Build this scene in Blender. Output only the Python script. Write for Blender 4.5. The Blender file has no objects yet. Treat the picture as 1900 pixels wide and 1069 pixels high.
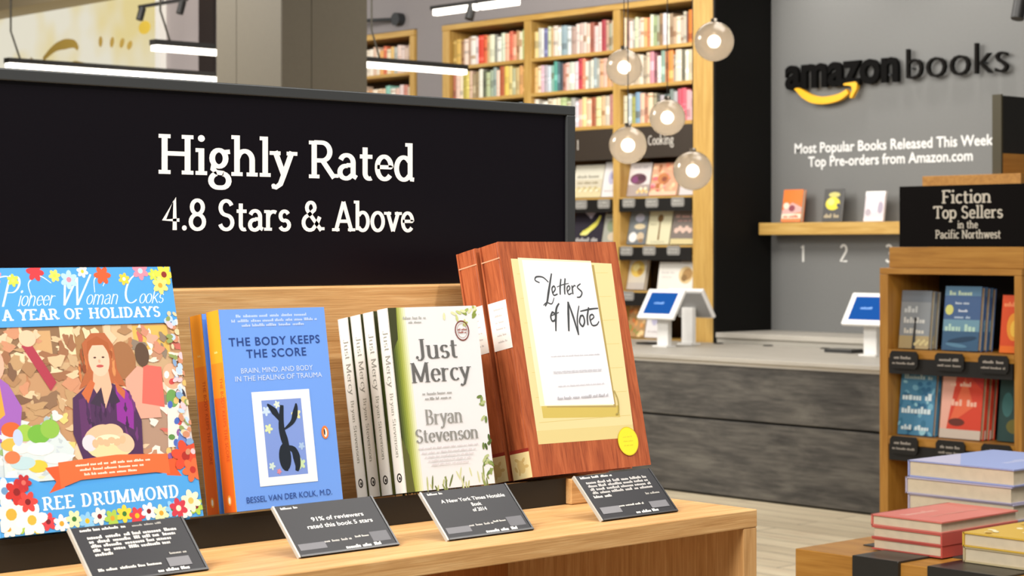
import bpy, bmesh, math, random
from mathutils import Vector, Matrix, Euler
R = math.radians
rng = random.Random(11)
SC = bpy.context.scene
COL = SC.collection

# ---------------------------------------------------------------- camera, world, lights, exposure
cam_data = bpy.data.cameras.new('camera')
cam = bpy.data.objects.new('camera', cam_data)
COL.objects.link(cam)
cam.location = (0, 0, 1.4)
cam.rotation_euler = (R(90), 0, R(47.38 - 90))
cam_data.sensor_width = 36
cam_data.lens = 3690 / 1900 * 36
cam_data.shift_y = -(534.5 - 458) / 1900
cam_data.clip_start = .05
cam_data.dof.use_dof = True
cam_data.dof.focus_distance = 2.3
cam_data.dof.aperture_fstop = 18
SC.camera = cam

vs = SC.view_settings
vs.view_transform = 'Standard'
vs.look = 'None'
vs.gamma = 1
vs.use_curve_mapping = False
vs.exposure = 0.0

world = bpy.data.worlds.new('shop_ambient')
SC.world = world
world.use_nodes = True
wb = world.node_tree.nodes['Background']
wb.inputs[0].default_value = (1.0, .97, .93, 1)
wb.inputs[1].default_value = .40

def area_light(name, loc, target, sx, sy, power, col=(1, .965, .91)):
    d = bpy.data.lights.new(name, 'AREA')
    d.shape = 'RECTANGLE'; d.size = sx; d.size_y = sy
    d.energy = power; d.color = col
    o = bpy.data.objects.new(name, d)
    COL.objects.link(o)
    o.location = loc
    o.rotation_euler = (Vector(target) - Vector(loc)).to_track_quat('-Z', 'Y').to_euler()
    return o

def spot_light(name, loc, target, power, size=40, blend=.5, rad=.06, col=(1, .955, .89)):
    d = bpy.data.lights.new(name, 'SPOT')
    d.energy = power; d.color = col; d.spot_size = R(size); d.spot_blend = blend; d.shadow_soft_size = rad
    o = bpy.data.objects.new(name, d)
    COL.objects.link(o)
    o.location = loc
    o.rotation_euler = (Vector(target) - Vector(loc)).to_track_quat('-Z', 'Y').to_euler()
    return o

# ceiling track spots of the shop, plus soft fill areas added to brighten it
spot_light('track_spot_table', (1.95, -.05, 3.55), (1.35, 1.62, 1.15), 168, 44, .6, .07)
area_light('fill_front', (.6, .6, 3.6), (1.2, 1.7, 1.1), 1.6, 1.6, 36)  # added soft overhead fill for the front table, no actual fixture
area_light('fill_left', (-1.2, 1.4, 3.2), (1.4, 1.7, 1.2), 1.6, 1.6, 190)  # added fill from the left to lift the book spines
area_light('fill_middle', (6.6, 4.9, 3.75), (7.6, 5.6, 0), 1.4, 1.4, 55)  # added fill over the middle of the shop
area_light('fill_column', (3.4, 9.0, 3.7), (5.4, 7.9, 2.4), 1.4, 1.4, 235)  # added to brighten the left face of the column
area_light('fill_far', (7.2, 13.6, 3.7), (9.6, 15.5, 2.9), 1.6, 1.6, 110)  # added to brighten the far left wall and its emblem
area_light('fill_shelves', (7.0, 9.4, 3.75), (9.6, 9.8, 1.9), 3.5, 1.2, 122)  # broad soft light added for the tall bookcase
area_light('ceiling_panel_counter', (7.4, 6.8, 3.75), (8.8, 7.2, .7), 2.0, 2.0, 100)  # added to raise the light on counter and floor
area_light('fill_stack', (3.2, 1.2, 3.6), (3.3, 2.2, .9), 1.2, 1.2, 55)  # added fill above the stacked books on the right table
spot_light('track_spot_fiction', (3.9, 3.3, 3.5), (5.8, 4.05, 1.1), 58, 40, .6, .08)
for i, y in enumerate((8.0, 6.95)):
    spot_light('track_spot_alcove', (9.75, y, 3.75), (10.2, y - .05, 2.4), 36, 80, .9, .08, (1, .95, .9))

# ---------------------------------------------------------------- materials
def s2l(c):
    c /= 255
    return c / 12.92 if c <= .04045 else ((c + .055) / 1.055) ** 2.4

def rgb(h):
    h = h.lstrip('#')
    return (s2l(int(h[0:2], 16)), s2l(int(h[2:4], 16)), s2l(int(h[4:6], 16)), 1)

_cache = {}
def M(h, rough=.5, metal=0, spec=.5, noise=.0):
    k = (h, rough, metal, spec, noise)
    if k in _cache: return _cache[k]
    m = bpy.data.materials.new('paint_' + h.lstrip('#'))
    m.use_nodes = True
    nt = m.node_tree; b = nt.nodes['Principled BSDF']
    b.inputs['Base Color'].default_value = rgb(h)
    b.inputs['Roughness'].default_value = rough
    b.inputs['Metallic'].default_value = metal
    b.inputs['Specular IOR Level'].default_value = spec
    if noise:
        n = nt.nodes.new('ShaderNodeTexNoise'); n.inputs['Scale'].default_value = 60; n.inputs['Detail'].default_value = 4
        tc = nt.nodes.new('ShaderNodeTexCoord'); nt.links.new(tc.outputs['Object'], n.inputs['Vector'])
        mx = nt.nodes.new('ShaderNodeMix'); mx.data_type = 'RGBA'
        c = rgb(h)
        mx.inputs[6].default_value = [x * (1 - noise) for x in c[:3]] + [1]
        mx.inputs[7].default_value = [min(1, x * (1 + noise)) for x in c[:3]] + [1]
        nt.links.new(n.outputs['Fac'], mx.inputs[0]); nt.links.new(mx.outputs[2], b.inputs['Base Color'])
    _cache[k] = m
    return m

def emit(h, strength):
    k = ('e', h, strength)
    if k in _cache: return _cache[k]
    m = bpy.data.materials.new('glow_' + h.lstrip('#')); m.use_nodes = True
    nt = m.node_tree; nt.nodes.clear()
    e = nt.nodes.new('ShaderNodeEmission'); o = nt.nodes.new('ShaderNodeOutputMaterial')
    e.inputs[0].default_value = rgb(h); e.inputs[1].default_value = strength
    nt.links.new(e.outputs[0], o.inputs[0])
    _cache[k] = m
    return m

def wood(name, cols, axis='X', scale=1.0, rough=.45, stretch=14, knots=.0, bump=.02):
    k = (name, axis)
    if k in _cache: return _cache[k]
    m = bpy.data.materials.new(name + '_' + axis.lower()); m.use_nodes = True
    nt = m.node_tree; b = nt.nodes['Principled BSDF']; L = nt.links.new
    tc = nt.nodes.new('ShaderNodeTexCoord'); oi = nt.nodes.new('ShaderNodeObjectInfo')
    add = nt.nodes.new('ShaderNodeVectorMath'); add.operation = 'ADD'
    mul = nt.nodes.new('ShaderNodeVectorMath'); mul.operation = 'SCALE'; mul.inputs[3].default_value = 17
    L(oi.outputs['Random'], mul.inputs[0])
    L(tc.outputs['Object'], add.inputs[0]); L(mul.outputs[0], add.inputs[1])
    mp = nt.nodes.new('ShaderNodeMapping')
    s = [stretch * scale] * 3; s['XYZ'.index(axis)] = scale
    mp.inputs['Scale'].default_value = s
    L(add.outputs[0], mp.inputs[0])
    n = nt.nodes.new('ShaderNodeTexNoise'); n.inputs['Scale'].default_value = 2.2; n.inputs['Detail'].default_value = 8; n.inputs['Roughness'].default_value = .62; n.inputs['Distortion'].default_value = .6
    L(mp.outputs[0], n.inputs['Vector'])
    mp2 = nt.nodes.new('ShaderNodeMapping')
    s2 = [stretch * 8 * scale] * 3; s2['XYZ'.index(axis)] = scale * 2.5
    mp2.inputs['Scale'].default_value = s2
    L(add.outputs[0], mp2.inputs[0])
    n2 = nt.nodes.new('ShaderNodeTexNoise'); n2.inputs['Scale'].default_value = 2; n2.inputs['Detail'].default_value = 3
    L(mp2.outputs[0], n2.inputs['Vector'])
    mx0 = nt.nodes.new('ShaderNodeMix'); mx0.inputs[0].default_value = .35
    L(n.outputs['Fac'], mx0.inputs[2]); L(n2.outputs['Fac'], mx0.inputs[3])
    cr = nt.nodes.new('ShaderNodeValToRGB')
    el = cr.color_ramp.elements
    pos = [.32, .5, .68] if len(cols) == 3 else [.3, .45, .56, .7]
    while len(el) < len(cols): el.new(.5)
    for e, p, c in zip(el, pos, cols): e.position = p; e.color = rgb(c)
    L(mx0.outputs[0], cr.inputs[0])
    L(cr.outputs[0], b.inputs['Base Color'])
    bp = nt.nodes.new('ShaderNodeBump'); bp.inputs['Strength'].default_value = bump * 8; bp.inputs['Distance'].default_value = .002
    L(n2.outputs['Fac'], bp.inputs['Height']); L(bp.outputs[0], b.inputs['Normal'])
    b.inputs['Roughness'].default_value = rough
    _cache[k] = m
    return m

OAK = ['b0804a', 'c99a62', 'dcb47e']
def oak(axis='X'): return wood('oak', OAK, axis, 3.0)
def oakb(axis='Y'): return wood('honey_oak', ['a8803e', 'bf974e', 'd0ac66'], axis, 1.2)
def oakd(axis='Z'): return wood('amber_oak', ['98641f', 'b07a2f', 'c08c3e'], axis, 1.6)
def mahog(axis='Z'): return wood('mahogany_print', ['7c3820', 'a85632', 'c46e44'], axis, 7.0, .4, 9, bump=0)
def barn(axis='Y'): return wood('weathered_board', ['2e2c29', '45423e', '59554f', '6e6a62'], axis, 1.1, .8, 4)
BLACK = M('15120f', .45)
SIGNB = M('0a060d', .42, 0, .14)
METALB = M('26282a', .5)
PAPER = M('e0d3bd', .8, noise=.12)
WHITE = M('eceae6', .5)

def smoked_glass():
    m = bpy.data.materials.new('smoked_glass'); m.use_nodes = True
    nt = m.node_tree; nt.nodes.clear(); L = nt.links.new
    o = nt.nodes.new('ShaderNodeOutputMaterial')
    tr = nt.nodes.new('ShaderNodeBsdfTransparent'); tr.inputs[0].default_value = rgb('b9afa2')
    gl = nt.nodes.new('ShaderNodeBsdfGlossy'); gl.inputs['Roughness'].default_value = .06; gl.inputs[0].default_value = rgb('f2ece4')
    tl = nt.nodes.new('ShaderNodeBsdfTranslucent'); tl.inputs[0].default_value = rgb('aca193')
    lw = nt.nodes.new('ShaderNodeLayerWeight'); lw.inputs[0].default_value = .35
    a = nt.nodes.new('ShaderNodeMixShader'); a.inputs[0].default_value = .48
    c = nt.nodes.new('ShaderNodeMixShader')
    L(tr.outputs[0], a.inputs[1]); L(tl.outputs[0], a.inputs[2])
    L(lw.outputs['Fresnel'], c.inputs[0]); L(a.outputs[0], c.inputs[1]); L(gl.outputs[0], c.inputs[2])
    L(c.outputs[0], o.inputs[0])
    return m
GLASS = smoked_glass()

def floor_mat():
    m = bpy.data.materials.new('floor_planks'); m.use_nodes = True
    nt = m.node_tree; b = nt.nodes['Principled BSDF']; L = nt.links.new
    tc = nt.nodes.new('ShaderNodeTexCoord'); mp = nt.nodes.new('ShaderNodeMapping')
    mp.inputs['Rotation'].default_value = (0, 0, R(90))
    L(tc.outputs['Object'], mp.inputs[0])
    br = nt.nodes.new('ShaderNodeTexBrick')
    br.inputs['Color1'].default_value = rgb('d2c3a6'); br.inputs['Color2'].default_value = rgb('bcad92'); br.inputs['Mortar'].default_value = rgb('6b6152')
    br.inputs['Scale'].default_value = 1; br.inputs['Mortar Size'].default_value = .004
    br.inputs['Brick Width'].default_value = 1.6; br.inputs['Row Height'].default_value = .16
    L(mp.outputs[0], br.inputs['Vector'])
    mp2 = nt.nodes.new('ShaderNodeMapping'); mp2.inputs['Scale'].default_value = (14, 1, 1)
    L(tc.outputs['Object'], mp2.inputs[0])
    n = nt.nodes.new('ShaderNodeTexNoise'); n.inputs['Scale'].default_value = 3; n.inputs['Detail'].default_value = 6
    L(mp2.outputs[0], n.inputs['Vector'])
    mx = nt.nodes.new('ShaderNodeMix'); mx.data_type = 'RGBA'; mx.blend_type = 'OVERLAY'; mx.inputs[0].default_value = .5
    L(br.outputs['Color'], mx.inputs[6]); L(n.outputs['Fac'], mx.inputs[7]); L(mx.outputs[2], b.inputs['Base Color'])
    b.inputs['Roughness'].default_value = .45
    return m

# ---------------------------------------------------------------- mesh helpers
class MB:
    def __init__(s): s.v = []; s.f = []; s.mi = []; s.mats = []; s.sm = []
    def slot(s, m):
        if m not in s.mats: s.mats.append(m)
        return s.mats.index(m)
    def add(s, vs, fs, m, smooth=False):
        o = len(s.v); s.v += [tuple(p) for p in vs]; k = s.slot(m)
        for f in fs: s.f.append([i + o for i in f]); s.mi.append(k); s.sm.append(smooth)
    def box(s, x0, x1, y0, y1, z0, z1, m):
        vs = [(x, y, z) for x in (x0, x1) for y in (y0, y1) for z in (z0, z1)]
        s.add(vs, [(0, 1, 3, 2), (4, 6, 7, 5), (0, 4, 5, 1), (2, 3, 7, 6), (0, 2, 6, 4), (1, 5, 7, 3)], m)
        return s
    def prism(s, prof, axis, a0, a1, m, smooth=False):
        # prof: 2D points in the plane of the other two axes, in cyclic axis order
        n = len(prof)
        def P(p, a):
            if axis == 'X': return (a, p[0], p[1])
            if axis == 'Y': return (p[0], a, p[1])
            return (p[0], p[1], a)
        vs = [P(p, a0) for p in prof] + [P(p, a1) for p in prof]
        fs = [tuple(range(n)), tuple(range(2 * n - 1, n - 1, -1))] + [(i, (i + 1) % n, n + (i + 1) % n, n + i) for i in range(n)]
        s.add(vs, fs, m, smooth)
        return s
    def tube(s, pts, r, m, n=10):
        pts = [Vector(p) for p in pts]; rings = []
        for i, p in enumerate(pts):
            d = (pts[min(i + 1, len(pts) - 1)] - pts[max(i - 1, 0)]).normalized()
            a = d.orthogonal().normalized() if i == 0 else (prev - d * prev.dot(d)).normalized()
            prev = a; b = d.cross(a)
            rr = r[i] if isinstance(r, (list, tuple)) else r
            rings.append([p + (a * math.cos(t) + b * math.sin(t)) * rr for t in [2 * math.pi * k / n for k in range(n)]])
        vs = [q for g in rings for q in g]; fs = []
        for i in range(len(pts) - 1):
            for k in range(n): fs.append((i * n + k, i * n + (k + 1) % n, (i + 1) * n + (k + 1) % n, (i + 1) * n + k))
        s.add(vs, fs, m, True)
        s.add(rings[0], [tuple(range(n))[::-1]], m); s.add(rings[-1], [tuple(range(n))], m)
        return s
    def lathe(s, prof, c, m, n=32):
        vs = []; fs = []
        for r, z in prof:
            for k in range(n):
                t = 2 * math.pi * k / n; vs.append((c[0] + r * math.cos(t), c[1] + r * math.sin(t), c[2] + z))
        for i in range(len(prof) - 1):
            for k in range(n): fs.append((i * n + k, i * n + (k + 1) % n, (i + 1) * n + (k + 1) % n, (i + 1) * n + k))
        s.add(vs, fs, m, True)
        return s
    def build(s, name, parent=None, off=None, bevel=0, loc=None, rot=None):
        me = bpy.data.meshes.new(name)
        vs = s.v if off is None else [(x - off[0], y - off[1], z - off[2]) for x, y, z in s.v]
        me.from_pydata(vs, [], s.f)
        for m in s.mats: me.materials.append(m)
        me.polygons.foreach_set('material_index', s.mi)
        me.polygons.foreach_set('use_smooth', s.sm)
        me.update()
        o = bpy.data.objects.new(name, me); COL.objects.link(o)
        if parent: o.parent = parent
        if loc: o.location = loc
        if rot: o.rotation_euler = rot
        if bevel:
            b = o.modifiers.new('bevel', 'BEVEL'); b.width = bevel; b.segments = 2; b.limit_method = 'ANGLE'
        return o

def tag(o, label, cat, group=None):
    o['label'] = label; o['category'] = cat
    if group: o['group'] = group
    return o

def thing(name, label, cat, loc=(0, 0, 0), rot=(0, 0, 0), group=None):
    o = bpy.data.objects.new(name, None); COL.objects.link(o)
    o.empty_display_size = .05
    o.location = loc; o.rotation_euler = rot
    return tag(o, label, cat, group)

def part(root, name, mb, bevel=0):          # mb in world coordinates, root unrotated
    return mb.build(name, root, off=tuple(root.location), bevel=bevel)

def structure(name, mb, bevel=0):
    o = mb.build(name, bevel=bevel); o['kind'] = 'structure'
    return o

# ---------------------------------------------------------------- lettering
def arc(cx, cy, rx, ry, a0, a1, n=14):
    return [(cx + rx * math.cos(R(a0 + (a1 - a0) * i / n)), cy + ry * math.sin(R(a0 + (a1 - a0) * i / n))) for i in range(n + 1)]
XH = .68
_bowl = lambda cx, rx=.21: arc(cx, .34, rx, .34 - .03, 0, 360, 24)
GL = {
 'H': (.90, [[(.17, 0), (.17, 1)], [(.73, 0), (.73, 1)], [(.17, .52), (.73, .52)]], [(.17, 0, 'f'), (.17, 1, 'f'), (.73, 0, 'f'), (.73, 1, 'f')], []),
 'R': (.80, [[(.17, 0), (.17, 1)], [(.17, .96)] + arc(.38, .72, .22, .24, 90, -90) + [(.17, .48)], [(.40, .48), (.72, .02)]], [(.17, 0, 'f'), (.17, 1, 'l'), (.70, .03, 'r')], []),
 'S': (.66, [arc(.33, .73, .20, .23, 20, 260) + arc(.33, .26, .22, .23, 85, -165)], [], []),
 'A': (.82, [[(.10, 0), (.40, 1)], [(.40, 1), (.72, 0)], [(.20, .34), (.62, .34)]], [(.10, 0, 'f'), (.72, 0, 'f')], []),
 'F': (.68, [[(.17, 0), (.17, 1)], [(.17, .96), (.60, .96)], [(.17, .50), (.50, .50)], [(.60, 1), (.60, .82)]], [(.17, 0, 'f'), (.17, 1, 'l')], []),
 'T': (.74, [[(.37, 0), (.37, 1)], [(.04, .96), (.70, .96)], [(.05, 1), (.05, .80)], [(.69, 1), (.69, .80)]], [(.37, 0, 'f')], []),
 'P': (.72, [[(.17, 0), (.17, 1)], [(.17, .96)] + arc(.38, .70, .22, .26, 90, -90) + [(.17, .44)]], [(.17, 0, 'f'), (.17, 1, 'l')], []),
 'N': (.90, [[(.17, 0), (.17, 1)], [(.17, 1), (.73, 0)], [(.73, 0), (.73, 1)]], [(.17, 0, 'f'), (.17, 1, 'l'), (.73, 1, 'f')], []),
 'J': (.56, [[(.38, 1), (.38, .18)] + arc(.20, .18, .18, .22, 0, -120, 8)], [(.38, 1, 'f')], [(.09, .10, .07)]),
 'M': (1.06, [[(.15, 0), (.15, 1)], [(.15, 1), (.52, .05)], [(.52, .05), (.88, 1)], [(.88, 0), (.88, 1)]], [(.15, 0, 'f'), (.15, 1, 'l'), (.88, 0, 'f'), (.88, 1, 'r')], []),
 'B': (.74, [[(.17, 0), (.17, 1)], [(.17, .96)] + arc(.36, .75, .20, .21, 90, -90) + [(.17, .54)], [(.36, .54)] + arc(.38, .29, .24, .25, 90, -90) + [(.17, .04)]], [(.17, 0, 'l'), (.17, 1, 'l')], []),
 'W': (1.16, [[(.06, 1), (.30, 0)], [(.30, 0), (.56, .9)], [(.56, .9), (.82, 0)], [(.82, 0), (1.08, 1)]], [(.06, 1, 'f'), (1.08, 1, 'f')], []),
 'C': (.76, [arc(.42, .5, .32, .47, 50, 310, 20)], [], []),
 'Y': (.78, [[(.06, 1), (.38, .48)], [(.70, 1), (.38, .48)], [(.38, .5), (.38, 0)]], [(.06, 1, 'f'), (.70, 1, 'f'), (.38, 0, 'f')], []),
 'E': (.70, [[(.17, 0), (.17, 1)], [(.17, .96), (.60, .96)], [(.17, .52), (.48, .52)], [(.17, .04), (.62, .04)], [(.60, 1), (.60, .82)], [(.62, 0), (.62, .2)]], [(.17, 0, 'l'), (.17, 1, 'l')], []),
 'O': (.86, [arc(.43, .5, .34, .46, 0, 360, 28)], [], []),
 'L': (.66, [[(.17, 0), (.17, 1)], [(.17, .04), (.58, .04)], [(.58, 0), (.58, .22)]], [(.17, 0, 'l'), (.17, 1, 'f')], []),
 'I': (.36, [[(.18, 0), (.18, 1)]], [(.18, 0, 'f'), (.18, 1, 'f')], []),
 'D': (.82, [[(.17, 0), (.17, 1)], [(.17, .96), (.32, .96)] + arc(.34, .5, .34, .46, 90, -90) + [(.17, .04)]], [(.17, 0, 'l'), (.17, 1, 'l')], []),
 'U': (.84, [[(.16, 1), (.16, .3)] + arc(.42, .30, .26, .27, 180, 360) + [(.68, 1)]], [(.16, 1, 'f'), (.68, 1, 'f')], []),
 'a': (.60, [[(.10, .52)] + arc(.27, .46, .18, .19, 140, 0, 10) + [(.45, .06)], [(.45, .38), (.28, .38)] + arc(.25, .19, .17, .17, 80, 300, 12) + [(.45, .14)], [(.45, .10), (.55, .04)]], [], []),
 'b': (.64, [[(.13, .04), (.13, 1.05)], arc(.34, .34, .21, .31, 140, -140, 20)], [(.13, 1.05, 'l')], []),
 'c': (.54, [arc(.31, .34, .22, .31, 45, 315, 18)], [], []),
 'd': (.66, [[(.48, .03), (.48, 1.05)], arc(.29, .34, .21, .31, 40, 320, 20), [(.48, .05), (.60, .04)]], [(.48, 1.05, 'l')], []),
 'e': (.58, [[(.10, .36), (.50, .36)] + arc(.30, .36, .20, .29, 0, 180, 14) + arc(.31, .34, .21, .31, 175, 320, 12)], [], []),
 'f': (.44, [[(.19, 0), (.19, .80)] + arc(.34, .82, .15, .20, 170, 60, 8), [(.05, .63), (.36, .63)]], [(.19, 0, 'f')], []),
 'g': (.60, [arc(.28, .44, .17, .21, 0, 360, 20), [(.40, .60), (.56, .62)], [(.16, .28), (.13, .16), (.22, .08), (.40, .06)] + arc(.36, -.13, .17, .18, 80, -90, 8) + arc(.26, -.13, .18, .18, 270, 100, 10)], [], []),
 'h': (.70, [[(.14, 0), (.14, 1.05)], [(.14, .44)] + arc(.34, .42, .19, .23, 140, 0, 10) + [(.53, 0)]], [(.14, 0, 'f'), (.14, 1.05, 'l'), (.53, 0, 'f')], []),
 'i': (.33, [[(.17, 0), (.17, XH)]], [(.17, 0, 'f'), (.17, XH, 'l')], [(.17, .93, .088)]),
 'k': (.66, [[(.14, 0), (.14, 1.05)], [(.14, .30), (.50, .66)], [(.26, .40), (.58, .02)]], [(.14, 0, 'f'), (.14, 1.05, 'l')], []),
 'l': (.33, [[(.17, 0), (.17, 1.05)]], [(.17, 0, 'f'), (.17, 1.05, 'l')], []),
 'm': (1.02, [[(.14, 0), (.14, XH)], [(.14, .44)] + arc(.31, .42, .17, .23, 140, 0, 10) + [(.48, 0)], [(.48, .44)] + arc(.66, .42, .17, .23, 140, 0, 10) + [(.83, 0)]], [(.14, 0, 'f'), (.14, XH, 'l'), (.48, 0, 'f'), (.83, 0, 'f')], []),
 'n': (.70, [[(.14, 0), (.14, XH)], [(.14, .44)] + arc(.34, .42, .19, .23, 140, 0, 10) + [(.53, 0)]], [(.14, 0, 'f'), (.14, XH, 'l'), (.53, 0, 'f')], []),
 'o': (.60, [_bowl(.30, .22)], [], []),
 'p': (.64, [[(.13, -.30), (.13, XH)], arc(.34, .34, .21, .31, 140, -140, 20)], [(.13, XH, 'l'), (.13, -.30, 'f')], []),
 'r': (.50, [[(.14, 0), (.14, XH)], [(.14, .42)] + arc(.34, .40, .20, .23, 150, 60, 8)], [(.14, 0, 'f'), (.14, XH, 'l')], []),
 's': (.50, [arc(.25, .49, .15, .16, 25, 260, 12) + arc(.25, .19, .17, .16, 85, -160, 12)], [], []),
 't': (.44, [[(.19, .88), (.19, .20)] + arc(.31, .18, .12, .15, 180, 300, 8), [(.04, .63), (.40, .63)]], [], []),
 'u': (.70, [[(.14, XH), (.14, .22)] + arc(.33, .22, .19, .19, 180, 330, 8), [(.53, XH), (.53, .02)]], [(.14, XH, 'l'), (.53, XH, 'l'), (.53, .03, 'r')], []),
 'v': (.62, [[(.10, XH), (.32, .01)], [(.54, XH), (.32, .01)]], [(.10, XH, 'f'), (.54, XH, 'f')], []),
 'w': (.92, [[(.10, XH), (.28, .01)], [(.46, XH), (.28, .01)], [(.46, XH), (.65, .01)], [(.83, XH), (.65, .01)]], [(.10, XH, 'f'), (.83, XH, 'f')], []),
 'y': (.62, [[(.10, XH), (.33, .06)], [(.55, XH), (.33, .06), (.24, -.18), (.12, -.27), (.03, -.24)]], [(.10, XH, 'f'), (.55, XH, 'f')], [(.06, -.23, .06)]),
 '4': (.62, [[(.42, 0), (.42, 1), (.06, .32), (.58, .32)]], [], []),
 '8': (.64, [arc(.32, .74, .19, .22, 0, 360, 20), arc(.32, .27, .23, .24, 0, 360, 20)], [], []),
 '1': (.40, [[(.08, .80), (.22, .96), (.22, 0)]], [], []),
 '2': (.60, [arc(.29, .72, .20, .24, 160, -40, 12) + [(.08, .05), (.54, .05)]], [], []),
 '3': (.58, [arc(.27, .74, .18, .22, 150, -80, 12), arc(.27, .27, .21, .24, 85, -150, 12)], [], []),
 '.': (.26, [], [], [(.13, .07, .085)]),
 '&': (.88, [[(.78, .02), (.30, .62)] + arc(.38, .78, .15, .18, 200, -20, 10) + [(.34, .56)] + arc(.34, .28, .24, .25, 110, 300, 10) + [(.62, .26), (.72, .48)]], [(.76, .03, 'r')], []),
 "'": (.2, [[(.1, 1), (.1, .8)]], [], []),
}
STY = {'slab': (.135, .105, .10, .145), 'didone': (.15, .035, .032, .14), 'script': (.085, .025, 0, 0), 'thin': (.075, .06, .05, .11), 'tusc': (.19, .10, .12, .17)}

def strip(pts, wf):
    closed = len(pts) > 3 and abs(pts[0][0] - pts[-1][0]) < 1e-6 and abs(pts[0][1] - pts[-1][1]) < 1e-6
    n = len(pts); L = []; Rr = []
    for i, p in enumerate(pts):
        if closed:
            a = pts[(i - 1) % (n - 1)]; b = pts[(i + 1) % (n - 1)]
        else:
            a = pts[max(i - 1, 0)]; b = pts[min(i + 1, n - 1)]
        dx, dy = b[0] - a[0], b[1] - a[1]; l = math.hypot(dx, dy) or 1
        dx /= l; dy /= l
        w = wf(dx, dy, i / (n - 1)) / 2
        L.append((p[0] - dy * w, p[1] + dx * w)); Rr.append((p[0] + dy * w, p[1] - dx * w))
    return [[Rr[i], Rr[i + 1], L[i + 1], L[i]] for i in range(n - 1)]

def glyph_polys(text, style='slab', weight=1.0, track=0.0, capscale=1.0, shear=0.0):
    """polygons of a line of text: cap height 1, pen starts at 0; returns polys, width"""
    tk, tn, sf, sw = STY[style]
    tk *= weight; tn *= weight
    x = 0; out = []
    for ch in text:
        if ch == ' ': x += .36 + track; continue
        adv, paths, serifs, dots = GL[ch]
        sc = capscale if ch.isupper() else 1
        ps = []
        for p in paths: ps.append(strip(p, lambda dx, dy, t: tn + (tk - tn) * abs(dy) ** 1.2))
        if sf:
            for sx, sy, k in serifs:
                a = sx - sw if k in 'fl' else sx - tk / 2; b = sx + sw if k in 'fr' else sx + tk / 2
                lo = sy if sy < .5 else sy - sf
                ps.append([[(a, lo), (b, lo), (b, lo + sf), (a, lo + sf)]])
        for dx, dy, r in dots: ps.append([arc(dx, dy, r, r, 0, 345, 11)])
        out += [[[(x + (q[0] + q[1] * shear) * sc, q[1] * sc) for q in p] for p in g] for g in ps]
        x += adv * sc + track
    return out, x - track

def font_polys(text, bold=0.0, extrude=0.0, space=1.0):
    """the built-in typeface; returns verts, faces with cap height 1 and left edge at 0"""
    c = bpy.data.curves.new('lettering', 'FONT'); c.body = text; c.size = 1; c.offset = bold; c.extrude = extrude; c.resolution_u = 3
    c.space_character = space
    o = bpy.data.objects.new('lettering', c); COL.objects.link(o)
    dg = bpy.context.evaluated_depsgraph_get()
    me = bpy.data.meshes.new_from_object(o.evaluated_get(dg))
    vs = [tuple(v.co) for v in me.vertices]; fs = [tuple(p.vertices) for p in me.polygons]
    bpy.data.objects.remove(o); bpy.data.curves.remove(c); bpy.data.meshes.remove(me)
    k = 1 / .729
    if not vs: return [], [], 0
    x0 = min(v[0] for v in vs)
    vs = [((v[0] - x0) * k, v[1] * k, v[2] * k) for v in vs]
    return vs, fs, max(v[0] for v in vs)

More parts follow.
